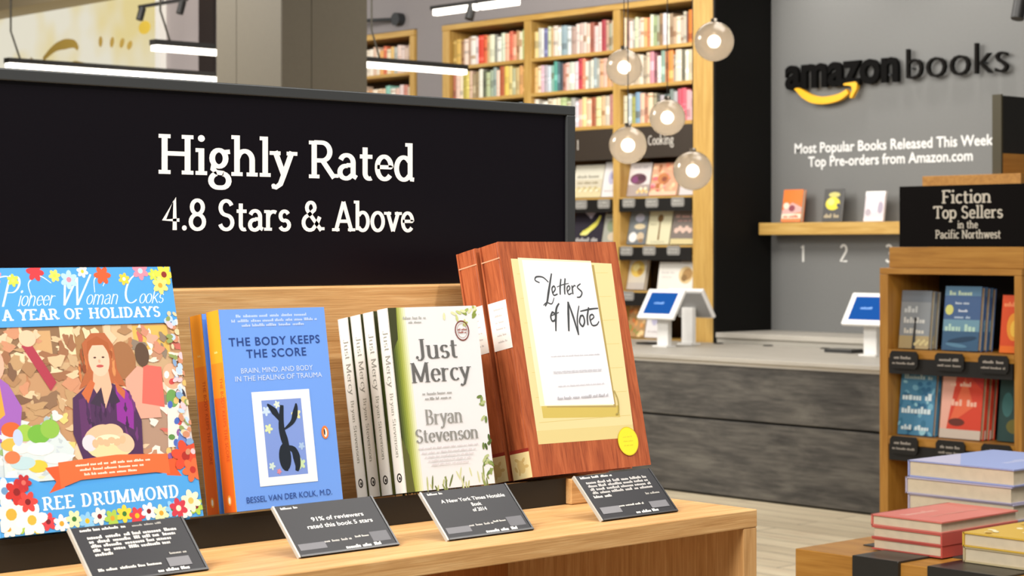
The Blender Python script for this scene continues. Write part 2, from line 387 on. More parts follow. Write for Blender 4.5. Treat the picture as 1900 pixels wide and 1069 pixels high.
class Art:
    """flat print: coloured shapes in (u, v) laid one over the other"""
    def __init__(s, step=6e-6): s.mb = MB(); s.d = step; s.step = step
    def _n(s): s.d += s.step; return s.d
    def poly(s, pts, h, rough=.45):
        d = s._n(); s.mb.add([(p[0], p[1], d) for p in pts], [tuple(range(len(pts)))], M(h, rough) if isinstance(h, str) else h); return s
    def polys(s, ps, h, rough=.45):
        # ps: polygons, or groups (lists) of polygons; every group lies in its own plane
        s._n()
        for g in ps:
            s.d += s.step * .35
            for p in ([g] if not isinstance(g[0], list) else g):
                s.mb.add([(q[0], q[1], s.d) for q in p], [tuple(range(len(p)))], M(h, rough))
        return s
    def rect(s, u0, v0, u1, v1, h, rough=.45): return s.poly([(u0, v0), (u1, v0), (u1, v1), (u0, v1)], h, rough)
    def ell(s, u, v, a, b, h, rot=0, n=20):
        c, q = math.cos(R(rot)), math.sin(R(rot))
        return s.poly([(u + a * math.cos(t) * c - b * math.sin(t) * q, v + a * math.cos(t) * q + b * math.sin(t) * c) for t in [2 * math.pi * i / n for i in range(n)]], h)
    def ring(s, u, v, a, b, w, h): return s.polys([strip(arc(u, v, a, b, 0, 360, 28), lambda *k: w)], h)
    def stroke(s, pts, w, h, taper=0):
        return s.polys([strip(pts, lambda dx, dy, t: w * (1 - taper * abs(2 * t - 1)))], h)
    def curve(s, pts, w, h, taper=0, n=6):
        out = []
        P = [pts[0]] + list(pts) + [pts[-1]]
        for i in range(1, len(P) - 2):
            for k in range(n):
                t = k / n; a, b, c, d = P[i - 1], P[i], P[i + 1], P[i + 2]
                out.append(tuple(.5 * (2 * b[j] + (c[j] - a[j]) * t + (2 * a[j] - 5 * b[j] + 4 * c[j] - d[j]) * t * t + (3 * b[j] - a[j] - 3 * c[j] + d[j]) * t ** 3) for j in (0, 1)))
        out.append(pts[-1])
        return s.stroke(out, w, h, taper)
    def glyphs(s, text, u, v, cap, h, style='slab', width=None, align='l', weight=1, track=0, shear=0, capscale=1, rot=0):
        ps, w = glyph_polys(text, style, weight, track, capscale, shear)
        sx = (width / w) if width else cap
        off = {'l': 0, 'c': -w * sx / 2, 'r': -w * sx}[align]
        def tr(q):
            x, y = q[0] * sx + off, q[1] * cap
            if rot: x, y = (y, -x) if rot < 0 else (-y, x)
            return (u + x, v + y)
        return s.polys([[[tr(q) for q in p] for p in g] for g in ps], h)
    def text(s, text, u, v, cap, h, width=None, align='l', bold=0, rot=0, space=1.0):
        vs, fs, w = font_polys(text, bold, 0, space)
        sx = (width / w) if width else cap
        off = {'l': 0, 'c': -w * sx / 2, 'r': -w * sx}[align]
        d = s._n()
        q = [(p[0] * sx + off, p[1] * cap) for p in vs]
        if rot: q = [(y, -x) for x, y in q]
        s.mb.add([(u + x, v + y, d) for x, y in q], fs, M(h, .5)); return s
    def bars(s, u0, u1, v, hgt, h, seed=0, fill=.82):
        r = random.Random(seed * 7 + int(v * 1e5)); u = u0; ps = []
        unit = hgt
        while u < u1 - unit:
            l = min(unit * r.uniform(1.6, 6), u1 - u)
            x = u
            while x < u + l - unit * .3:
                g = r.uniform(.45, .8) * unit; t = hgt * r.choice((.62, .62, .7, 1))
                ps.append([(x, v), (min(x + g * .8, u + l), v), (min(x + g * .8, u + l), v + t), (x, v + t)]); x += g
            u += l + unit * .7
        return s.polys(ps, h)
    def flower(s, u, v, r, h, hc, n=6, rot=0):
        ps = []
        for k in range(n):
            a = R(rot) + 2 * math.pi * k / n
            cx, cy = u + .55 * r * math.cos(a), v + .55 * r * math.sin(a)
            ps.append([(cx + .5 * r * math.cos(a) * math.cos(t) - .32 * r * math.sin(a) * math.sin(t), cy + .5 * r * math.sin(a) * math.cos(t) + .32 * r * math.cos(a) * math.sin(t)) for t in [2 * math.pi * i / 10 for i in range(10)]])
        s.polys(ps, h); return s.ell(u, v, r * .3, r * .3, hc, 0, 10)
    def build(s, name, parent, fn, loc=None):
        mb = MB(); mb.v = [fn(*p) for p in s.mb.v]; mb.f = s.mb.f; mb.mi = s.mb.mi; mb.mats = s.mb.mats; mb.sm = s.mb.sm
        return mb.build(name, parent, loc=loc)
    def clip(s, u0, u1, v0, v1):
        s.mb.v = [(min(max(p[0], u0), u1), min(max(p[1], v0), v1), p[2]) for p in s.mb.v]; return s

FRONT = lambda y=0: (lambda u, v, d: (u, y - d, v))           # looking along +Y
SPINE = lambda t: (lambda u, v, d: (-d, t - u, v))            # looking along +X

def book_root(name, label, cat, loc, rotz=0, lean=0, group=None):
    return thing(name, label, cat, loc, (R(-lean), 0, R(rotz)), group)

def book_body(root, w, h, t, cov, page=None, spine=None, hard=False):
    """front cover at y=0 facing -y, spine at x=0, pages showing at x=w, top and bottom"""
    page = page or PAPER; spine = spine or cov
    ct = .0026 if hard else .0009; ins = .0035 if hard else .0004
    c = MB()
    c.box(0, w, 0, ct, 0, h, cov); c.box(0, w, t - ct, t, 0, h, cov)
    prof = [(ct, 0), (0, ct * .6), (0, t - ct * .6), (ct, t)] if not hard else [(ct * 1.5, 0), (.0006, t * .12), (0, t * .35), (0, t * .65), (.0006, t * .88), (ct * 1.5, t)]
    c.prism(prof, 'Z', 0, h, spine)
    c.build('cover', root)
    MB().box(ct + .0002, w - ins, ct, t - ct, ins, h - ins, page).build('page_block', root)

def copy_tree(o, parent=None):
    c = o.copy(); COL.objects.link(c)
    if parent: c.parent = parent
    for ch in o.children: copy_tree(ch, c)
    return c

# ================================================================ THE SETTING
WALLG = M('8f8d8c', .7, noise=.05)
WALLD = M('848283', .7, noise=.05)
fl = MB().box(-4, 12, -4, 20, -.1, 0, floor_mat()); structure('floor', fl)
ce = MB().box(-4, 12, -4, 20, 4.0, 4.1, M('2c2b2b', .8)); structure('ceiling', ce)
wm = M('8a8484', .75, noise=.05)
w = MB()
w.box(9.665, 9.99, 11.25, 11.565, 0, 3.0515, wm); w.box(9.665, 9.99, 8.57, 12.96, 3.052, 4, wm)
w.box(9.96, 9.99, 8.57, 12.96, 0, 3.052, M('3a2c1e', .8))
w.box(9.665, 9.99, 12.96, 14.24, 0, 4, wm); w.box(9.665, 9.99, 14.46, 20, 0, 4, M('a39a99', .75, noise=.05))
structure('wall_back', w)
structure('wall_left', MB().box(-4, 9.66, 20, 20.2, 0, 4, M('8a8484', .75, noise=.05)))
structure('trim_1', MB().box(9.63, 9.99, 14.24, 14.46, 0, 4, M('241b18', .6)))
structure('wall_alcove', MB().box(10.2, 10.4, 1.5, 8.57, 0, 4, M('747472', .6, 0, .3, noise=.05)))
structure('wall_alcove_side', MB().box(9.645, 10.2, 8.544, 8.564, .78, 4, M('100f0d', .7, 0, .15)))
structure('trim_2', MB().box(9.25, 9.66, 14.0, 20, 3.655, 4, M('b8a684', .8)))
# square clad column
p = MB(); PC = M('665f51', .6, 0, .3, noise=.06)
p.box(5.332, 5.811, 7.332, 7.839, 0, 4, M('39362c', .6))
for a, b in ((7.328, 7.678), (7.682, 7.843)): p.box(5.324, 5.334, a, b, 0, 4, PC)
for a, b in ((5.326, 5.490), (5.494, 5.815)): p.box(a, b, 7.324, 7.334, 0, 4, PC)
structure('pillar', p)

# lit panel with a gold sign far left
lb = thing('backlit_sign', 'large glowing cream panel with a gold emblem on the far left wall', 'sign', (9.60, 15.06, 2.4))
def cream_glow():
    m = bpy.data.materials.new('cream_glow'); m.use_nodes = True
    nt = m.node_tree; nt.nodes.clear(); L = nt.links.new
    e = nt.nodes.new('ShaderNodeEmission'); o = nt.nodes.new('ShaderNodeOutputMaterial')
    tc = nt.nodes.new('ShaderNodeTexCoord'); n = nt.nodes.new('ShaderNodeTexNoise'); n.inputs['Scale'].default_value = 1.3
    cr = nt.nodes.new('ShaderNodeValToRGB'); el = cr.color_ramp.elements
    el[0].position = .38; el[0].color = rgb('e9d79a'); el[1].position = .6; el[1].color = rgb('ece6d2')
    L(tc.outputs['Object'], n.inputs['Vector']); L(n.outputs['Fac'], cr.inputs[0]); L(cr.outputs[0], e.inputs[0])
    e.inputs[1].default_value = .92; L(e.outputs[0], o.inputs[0])
    return m
part(lb, 'light_panel', MB().box(9.62, 9.664, 15.10, 19.6, 2.4, 3.655, cream_glow()))
part(lb, 'frame', MB().box(9.60, 9.664, 15.02, 15.10, 2.3, 3.75, M('f2f0ea', .5)))
GD = 'e0bc5c'
def brush(name, fn):
    a = Art(3e-4); fn(a)
    o = a.build(name, lb, lambda u, v, d: (9.618 - d - 9.60, u - 15.06, v - 2.4)); o['label'] = 'gold ' + name.replace('_', ' ')
brush('brush_line', lambda a: a.curve([(17.35, 3.22), (17.0, 3.06), (16.75, 2.98)], .045, 'e4c284'))
brush('upper_leaf', lambda a: a.curve([(17.1, 3.2), (16.85, 3.30), (16.55, 3.31), (16.45, 3.25)], .10, GD, .6))
brush('lower_leaf', lambda a: a.curve([(16.8, 3.08), (16.5, 3.09), (16.2, 3.06)], .11, GD, .6))
for i, (y, z) in enumerate(((16.05, 3.29), (15.85, 3.27), (15.68, 3.25), (15.55, 3.22))): brush('small_mark', lambda a: a.ell(y, z, .035, .05, 'dcb85c', 20 * i))
brush('sun_spot', lambda a: a.ell(15.3, 3.36, .10, .06, 'f4d254'))

# ================================================================ FRONT DISPLAY TABLE
ZT = 1.103
t = thing('display_table', 'light oak table at the front carrying the leaning bestsellers', 'table', (.9, 1.7, 0))
part(t, 'table_top', MB().box(.02, 1.728, 1.468, 2.10, 1.083, ZT, oak('X')), .0012)
part(t, 'side_panel', MB().box(1.705, 1.728, 1.4685, 2.0995, 0, 1.0828, oak('Z')), .0012)
part(t, 'side_panel', MB().box(.02, .043, 1.4685, 2.0995, 0, 1.0828, oak('Z')), .0012)
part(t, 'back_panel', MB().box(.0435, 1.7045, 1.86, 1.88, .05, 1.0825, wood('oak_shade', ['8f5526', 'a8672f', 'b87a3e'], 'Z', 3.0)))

r = thing('book_riser', 'low black and oak riser under the leaning books', 'riser', (1.2, 1.64, ZT))
SL = math.tan(R(11))
part(r, 'ledge', MB().prism([(1.645, ZT + .0006), (1.645, 1.1335), (1.645 + .148, 1.1335 - .148 * SL), (1.793, ZT + .0006)], 'X', .70, 1.598, BLACK))
part(r, 'end_block', MB().box(1.5985, 1.645, 1.636, 1.793, ZT + .0005, 1.1325, oak('X')), .001)
r = thing('back_board', 'wide oak board standing behind the leaning books under the sign', 'board', (1.2, 1.8, ZT))
part(r, 'panel', MB().box(.70, 1.818, 1.796, 1.90, ZT + .0005, 1.3545, oak('X')), .0015)

sg = thing('header_sign', 'wide black header sign reading Highly Rated above the front books', 'sign', (1.365, 1.85, 1.355))
part(sg, 'panel', MB().box(.928, 1.800, 1.853, 1.888, 1.3555, 1.572, SIGNB))
FR = M('3a3c3d', .42, .3)
f = MB()
f.box(.916, 1.814, 1.849, 1.893, 1.5705, 1.583, FR); f.box(.916, .929, 1.849, 1.893, 1.3552, 1.571, FR); f.box(1.7985, 1.814, 1.849, 1.893, 1.3552, 1.571, FR)
part(sg, 'frame', f, .0015)
a = Art()
a.glyphs('Highly Rated', 1.181, 1.4795, .0435, 'f4f1ee', 'slab', width=.366, weight=1.08)
a.glyphs('4.8 Stars & Above', 1.187, 1.4183, .0345, 'f4f1ee', 'slab', width=.357, weight=1.1)
a.build('lettering', sg, lambda u, v, d: (u - 1.365, 1.8528 - d - 1.85, v - 1.355))

# ---------------------------------------------------------------- leaning books
ZB = 1.1355
# -- cookbook
r = book_root('cookbook', 'large blue floral holiday cookbook with a woman in purple on its cover', 'book', (.880, 1.640, ZB + .0005), 0, 13.8)
W, Hh = .2175, .251
book_body(r, W, Hh, .026, M('4a9bd8', .35), hard=True)
a = Art(2e-6)
BL = '4b9ee0'
a.rect(0, 0, W, Hh, BL)
a.rect(.0, .048, W, .194, 'b98f68')
# kitchen behind
for u0, v0, u1, v1, h in ((.02, .150, .085, .194, '8a6a4c'), (.05, .165, .075, .190, 'c9a070'), (.085, .166, .10, .193, 'e6d2a8'), (.10, .160, .135, .194, 'a37a50'), (.132, .150, .165, .194, 'd6b48c'), (.165, .163, .205, .192, 'd9b25a'), (.165, .135, .205, .163, 'c2a27c'), (.0, .150, .02, .194, 'cdb070'), (.0, .048, .06, .10, 'c3cfd4'), (.155, .048, .2175, .11, 'a98a76')):
    a.rect(u0, v0, u1, v1, h)
def blob(u, v, rx, ry, h):
    q = rng.uniform(0, 6)
    a.poly([(u + rx * math.cos(t) * (1 + .45 * math.sin(q + 3 * t)), v + ry * math.sin(t) * (1 + .4 * math.cos(q + 2 * t))) for t in [2 * math.pi * i / 12 for i in range(12)]], h)
for k in range(240):
    u = rng.uniform(0, W); v = rng.uniform(.055, .192)
    pal = ['d8b890', 'a8805a', 'e6cfa8', '9a6a4a', 'c98e6c', 'b8946a', 'e3c2a0', '8a6a50', 'c4a47c', 'b07a54', '7a5a44', 'dcc09a'] if u < .16 else ['d9a48c', 'e6c8b0', 'c98a70', 'b8886a', 'e8d8c8', 'd8b078', 'c4685c', 'a8805a', 'efe0d4', '8a7a6a']
    if u < .08 and v < .11: pal = ['d4d8d8', 'e8e4dc', 'c8d0d8', 'e0c878', 'a8b8c0', 'dce0e0', '90b070']
    blob(u, v, rng.uniform(.002, .010), rng.uniform(.002, .009), rng.choice(pal))
# person at the left edge
a.poly([(0, .085), (.03, .09), (.036, .118), (.025, .14), (.012, .15), (0, .15)], '9a5fb4')
a.poly([(0, .10), (.018, .112), (.016, .14), (0, .145)], 'e0a03c')
a.ell(.010, .160, .013, .017, 'e2ab94'); a.ell(.004, .173, .013, .010, 'b08a5c')
# arm reaching in
a.poly([(.043, .176), (.052, .18), (.075, .14), (.068, .132)], 'a8384a')
a.ell(.050, .183, .009, .008, 'e8c0a0')
# people at right
a.ell(.150, .158, .014, .019, '9c6a44'); a.poly([(.145, .10), (.185, .10), (.182, .145), (.165, .152), (.150, .14)], 'd9a08c')
a.poly([(.165, .115), (.19, .11), (.192, .15), (.172, .153)], 'e2685c'); a.ell(.172, .163, .008, .012, '5a4434')
a.poly([(.188, .07), (.2165, .07), (.2165, .135), (.196, .135)], 'e6dcd4'); a.ell(.203, .14, .011, .013, 'd8a888'); a.ell(.200, .118, .007, .009, '6a9a52'); a.ell(.21, .12, .006, .008, '3c3a48')
for k in range(14): a.ell(rng.uniform(.186, .215), rng.uniform(.06, .15), .004, .003, rng.choice(['f0e8e0', '4a68b8', 'c84a4a', 'e8b870', '5a8a4a', '8a5a9a']), rng.uniform(0, 90), 8)
a.poly([(.190, .052), (.214, .052), (.214, .085), (.205, .09)], '6c86c8')
# woman in the middle
a.poly([(.096, .055), (.158, .055), (.162, .098), (.152, .128), (.135, .136), (.108, .136), (.090, .124), (.086, .09)], '4b2a52')
a.poly([(.135, .10), (.152, .09), (.156, .118), (.148, .130), (.138, .134)], '8a2c94'); a.poly([(.094, .075), (.106, .075), (.108, .125), (.096, .122)], '5c2f60')
a.poly([(.098, .132), (.108, .15), (.107, .176), (.118, .186), (.133, .186), (.141, .174), (.142, .150), (.150, .132), (.136, .136), (.112, .138)], 'b0623a')
a.poly([(.116, .150), (.132, .150), (.134, .132), (.124, .112), (.113, .134)], 'e3b092')
a.ell(.1235, .160, .0115, .0165, 'ecbfa4'); a.poly([(.111, .165), (.113, .178), (.124, .183), (.136, .176), (.1365, .163), (.130, .174), (.118, .174)], 'a85a30')
a.ell(.1192, .162, .0016, .0009, '4a342c'); a.ell(.1282, .162, .0016, .0009, '4a342c'); a.ell(.1237, .1535, .0040, .0014, 'b8504c'); a.ell(.1237, .1583, .0013, .0018, 'dba488')
a.poly([(.100, .128), (.112, .141), (.116, .137), (.106, .118)], 'c4683c'); a.poly([(.137, .139), (.148, .128), (.146, .120), (.139, .128)], 'c0663c')
a.poly([(.108, .118), (.122, .133), (.124, .112)], '3a2a40'); a.poly([(.126, .112), (.134, .133), (.141, .118)], '3a2a40')
for k in range(26): blob(rng.uniform(.096, .156), rng.uniform(.06, .125), .0016, rng.uniform(.003, .008), rng.choice(['5a3262', '3c2244', '6a3470', '45284e']))
for k in range(16): blob(rng.choice((.105, .139)) + rng.uniform(-.004, .004), rng.uniform(.142, .172), .0012, .006, rng.choice(['c4713f', '9a5028', 'd08a54', '8a4524']))
# loaf, cloth, hands
a.ell(.124, .076, .026, .013, 'e6cf9e'); a.ell(.112, .087, .016, .009, 'e2b896', 20); a.ell(.128, .089, .012, .008, 'e2b896', -10); a.ell(.140, .078, .011, .009, 'e8bc9c', -30); a.ell(.122, .082, .014, .005, 'f0e0bc'); a.ell(.102, .080, .008, .008, 'd8d0d8')
for k in range(6): a.ell(.108 + .006 * k, .079 + .002 * (k % 2), .0035, .0045, 'ddb28c', 30 * k, 8)
# table of food on the left
a.poly([(.010, .048), (.075, .048), (.085, .075), (.066, .100), (.012, .098)], 'ccd8da')
for k in range(50): blob(rng.uniform(.012, .08), rng.uniform(.05, .098), rng.uniform(.001, .005), rng.uniform(.001, .003), rng.choice(['e8e4e0', 'c0ccd4', 'd8dcd8', 'b8c4c8', 'e6d8b0', 'f0ece8', 'd0b8b0']))
for u, v, x, y, h in ((.022, .098, .010, .007, 'd4622e'), (.036, .094, .009, .008, '9ac04a'), (.05, .092, .012, .009, '6fae3c'), (.062, .096, .010, .009, '8ab848'), (.02, .084, .010, .006, 'e2b24a'), (.030, .080, .009, .005, 'e8e4dc'), (.05, .078, .014, .006, 'ece8e2'), (.045, .062, .010, .006, 'e0c040'), (.066, .068, .014, .005, 'e6e0e0'), (.03, .066, .013, .006, 'b4d0d6'), (.028, .09, .005, .008, 'b8c8ea'), (.02, .072, .008, .006, 'd0784a')):
    a.ell(u, v, x, y, h)
# lower blue band and ribbon
a.poly([(0, 0), (W, 0), (W, .075), (.204, .05), (.19, .046), (.06, .040), (.035, .052), (.0, .055)], BL)
a.poly([(.053, .036), (.062, .046), (.052, .060), (.070, .061), (.070, .040)], 'd8582c'); a.poly([(.182, .043), (.199, .041), (.193, .050), (.199, .060), (.182, .058)], 'd8582c')
a.poly([(.066, .040), (.088, .046), (.170, .047), (.186, .044), (.186, .064), (.130, .067), (.066, .064)], 'ea6a38')
for i, vv in enumerate((.0588, .0542, .0497)): a.bars(.084 + .004 * i, .166 - .008 * i, vv, .0024, 'f8e4d0', i)
a.glyphs('REE DRUMMOND', .045, .0205, .0125, 'dff0f6', 'tusc', width=.148, track=.10)
# title
a.rect(0, .194, W, Hh, BL)
a.glyphs('Pioneer Woman Cooks', .024, .2140, .0150, 'eaf6fc', 'script', width=.180, shear=.42, capscale=2.0, weight=.95, track=-.07)
a.curve([(.019, .224), (.021, .238), (.036, .243), (.046, .236)], .0012, 'eaf6fc', .5); a.curve([(.06, .222), (.058, .236), (.07, .243), (.082, .236)], .0012, 'eaf6fc', .5); a.curve([(.128, .226), (.13, .24), (.142, .241), (.138, .232)], .0012, 'eaf6fc', .5)
a.glyphs('A YEAR OF HOLIDAYS', .027, .2003, .0105, 'f2f8fa', 'tusc', width=.172, track=.08)
# flowers along the edges
fc = ['f2c83c', 'd8343c', 'f4f0e6', 'e88aa0', 'f0e060', 'e0582c', 'c8d84a', 'b0d8f0']
for k in range(11):
    u = .006 + k * .0192 + .004 * math.sin(k * 5)
    a.flower(u, Hh - .004 - .004 * (k % 3), .0062 + .003 * (k % 2), fc[(k * 3) % len(fc)], fc[(k * 5 + 2) % len(fc)], 6, k * 17)
for k in range(16):
    u = .008 + k * .0135
    a.flower(u, .007 + .003 * (k % 2), .0085, ['f0ece0', 'a8c850', 'f0d040', 'd84048', 'f4f0ea', 'dfe8b0', '8ac4ea'][k % 7], ['d8a030', '3c7a34', 'e8b820', '7a2028'][k % 4], 6, k * 23)
for u, v, rr, h, hc in ((.209, .243, .011, 'f0d44a', '8a2a20'), (.203, .232, .009, 'f4e27a', 'e0a030'), (.012, .020, .019, 'f2f0e2', 'd8a83c'), (.032, .013, .016, 'f4f2e8', 'e0b040'), (.008, .042, .012, 'cfe0ee', '6a94c0'), (.020, .040, .012, 'c4302a', '8a1c1c'), (.030, .030, .010, 'd8443c', '7a1a1c'), (.028, .048, .008, 'b82c30', 'e06a5c'), (.206, .060, .016, 'd84a30', 'a82a22'), (.212, .046, .012, 'e06a3c', 'b83028'), (.205, .016, .011, 'f0e8c8', 'd8b860'), (.190, .010, .010, 'c83a4a', 'f0d8c0')):
    a.flower(u, v, rr, h, hc, 6, u * 4000)
for k in range(60): a.ell(rng.uniform(.205, .2172), rng.uniform(.062, .205), rng.uniform(.0015, .004), rng.uniform(.002, .005), rng.choice(['b8cfe8', 'e8c0c8', 'd8c8a0', '7fa0c8', 'e8e0d8', 'c88a6a', '8a9a5a', 'd8b46a']), rng.uniform(0, 90), 8)
a.clip(0, W, 0, Hh).build('cover_print', r, FRONT())

# -- the blue paperbacks
def blue_book(loc, label):
    r = book_root('paperback_book', label, 'book', loc, 0, 9.3, 'blue paperbacks with orange spines')
    w, h, t = .1325, .203, .0235
    book_body(r, w, h, t, M('6a9ae8', .4), spine=M('f59c24', .4))
    a = Art()
    a.rect(.0005, 0, w, h, '6f9ff0')
    for i, (u0, u1, v) in enumerate(((.020, .112, .1945), (.014, .122, .1895), (.026, .104, .1848))): a.bars(u0, u1, v, .0030, 'bcd2f8', i)
    DK = '1d3f86'
    a.text('THE BODY KEEPS', .0085, .1655, .0088, DK, width=.114, bold=.012, space=1.12)
    a.text('THE SCORE', .0285, .1530, .0088, DK, width=.075, bold=.012, space=1.12)
    a.text('BRAIN, MIND, AND BODY', .0200, .1375, .0055, 'cfe0fa', width=.090)
    a.text('IN THE HEALING OF TRAUMA', .0120, .1296, .0055, 'cfe0fa', width=.109)
    a.rect(.0300, .0225, .1025, .1180, 'f0f4f6'); a.rect(.0412, .0310, .0910, .1090, '7d98dc')
    for u, v, x, h_ in ((.046, .098, .005, 'c6dcf0'), (.060, .104, .004, 'd8e6d8'), (.083, .093, .006, 'e6e2a8'), (.047, .080, .005, 'd6e2b0'), (.086, .060, .004, 'a8c4e8'), (.047, .042, .004, 'cfe2d8'), (.083, .042, .006, 'c6e0b0'), (.055, .036, .003, 'd88a98')):
        a.flower(u, v, x, h_, h_, 5, u * 9000)
    DKF = '16202c'
    a.curve([(.064, .036), (.067, .058), (.063, .080), (.066, .103)], .0085, DKF, .5)
    a.curve([(.066, .060), (.076, .056), (.079, .042), (.077, .035)], .0090, DKF, .6)
    a.curve([(.064, .085), (.056, .097), (.048, .105)], .0075, DKF, .8)
    a.curve([(.066, .078), (.078, .086), (.083, .098), (.084, .104)], .0070, DKF, .8)
    a.ell(.064, .050, .0075, .014, DKF)
    a.ell(.1175, .0720, .0046, .0068, 'ee8038'); a.ell(.1178, .0716, .0022, .0046, 'f4efe6'); a.ell(.1168, .0722, .0010, .0034, '2a2a2c')
    a.text('BESSEL VAN DER KOLK, M.D.', .0120, .0075, .0062, '22468e', width=.107)
    a.build('cover_print', r, FRONT())
    s = Art()
    s.rect(.002, 0, t - .002, .115, 'e4641f'); s.rect(.002, .115, t - .002, .150, 'ee8420')
    s.bars(.009, .0145, .16, .0022, 'f6c878', 1)
    s.text('THE BODY KEEPS THE SCORE', .0135, .135, .0055, 'b23a14', width=.085, rot=-1)
    s.ell(.0118, .012, .0034, .0052, 'f0a040'); s.ell(.0118, .012, .0016, .0034, 'f4efe6')
    s.build('spine_print', r, SPINE(t))
    return r
blue_book((1.1380, 1.6400, ZB + .0008), 'blue paperback with an orange spine in front of its twin')
blue_book((1.1375, 1.6695, ZB - .0042), 'blue paperback with an orange spine standing behind its front copy')

# -- the white paperbacks
def white_book(loc, label, extra=0, bold_art=True):
    r = book_root('paperback_book', label, 'book', loc, 0, 9.4 + extra, 'white paperbacks with grey serif titles')
    w, h, t = .1275, .1995, .0182
    book_body(r, w, h, t, M('dcdad4', .45), spine=M('e2e0db', .45))
    a = Art()
    a.rect(.0004, 0, w, h, 'e6e6e8')
    grad = ['39401c', '4e5a22', '66742a', '7f8c34', '98a244', 'b0b860', 'c6cc84', 'd6dba8', 'e2e4c8']
    for i, g in enumerate(grad): a.rect(.0004 + i * .0026, 0, .0004 + (i + 1) * .0026, h, g)
    a.poly([(.0004, .150), (.010, .165), (.012, h), (.0004, h)], '3c3f1e'); a.poly([(.0004, 0), (.012, 0), (.009, .040), (.0004, .06)], '5a5c2a')
    for k in range(26): a.ell(.028 + rng.uniform(0, .09), rng.uniform(.0, .016), .0012, rng.uniform(.003, .009), rng.choice(['b8c088', '8a9858', 'd0d4a8', '6c7a40']), rng.uniform(-30, 30), 8)
    for k in range(16): a.ell(rng.uniform(.078, .126), rng.uniform(.178, .198), .0018, .0045, rng.choice(['c8d088', 'aab860', 'dde0b0', '8a9a48']), rng.uniform(-80, 80), 8)
    for k in range(22): a.ell(rng.uniform(.115, .1265), rng.uniform(.012, .055) if k < 16 else rng.uniform(.07, .10), .0018, .0042, rng.choice(['6a8040', '8a9c58', '4c602c', 'b4c088']), rng.uniform(-80, 80), 8)
    G = '646463'
    a.bars(.020, .052, .1865, .0028, 'b8b8b4', 3); a.bars(.027, .045, .1820, .0022, 'b0b0aa', 4)
    a.ring(.1030, .1718, .0098, .0108, .0014, '7c4038'); a.ring(.1030, .1718, .0072, .0080, .0005, 'b09088')
    a.bars(.0965, .110, .1722, .0022, 'a05a50', 1); a.bars(.0975, .109, .1690, .0020, 'a05a50', 2)
    a.glyphs('Just', .0318, .1420, .0222, G, 'didone', width=.062)
    a.glyphs('Mercy', .0228, .1168, .0215, G, 'didone', width=.0855)
    a.bars(.036, .078, .1030, .0026, 'a6a6a4', 5); a.bars(.039, .077, .0975, .0026, '9c9c9a', 6)
    a.glyphs('Bryan', .0360, .0705, .0165, '92928e', 'didone', width=.054)
    a.glyphs('Stevenson', .0195, .0515, .0150, '8c8c88', 'didone', width=.091)
    for i, v in enumerate((.0445, .0395, .0350, .0305, .0262)): a.bars(.022 + .004 * i, .108 - .004 * i, v, .0018, 'cfc8cc', i)
    a.build('cover_print', r, FRONT())
    s = Art()
    s.glyphs('Just Mercy', .0060, .176, .0085, '8e8e88', 'didone', width=.062, rot=-1)
    s.glyphs('Bryan Stevenson', .0070, .108, .0060, '9a9a92', 'didone', width=.070, rot=-1)
    s.ring(.0090, .0165, .0034, .0042, .0016, '1c1c1c'); s.ell(.0096, .0160, .0014, .0018, '1c1c1c')
    s.build('spine_print', r, SPINE(t))
    return r
WY = [(1.640, 0, 'white paperback with a grey serif title facing out in front'), (1.6635, .3, 'white paperback directly behind the front copy, second white spine from the right'),
      (1.6845, .6, 'white paperback third in its row, between two white spines'), (1.7055, .9, 'white paperback at the back of its row, next to the blue book')]
for i, (y, e, l) in enumerate(WY): white_book((1.3560 - .0003 * i, y, ZB - (y - 1.640) * SL + .0016 + .0005 * i), l, e)

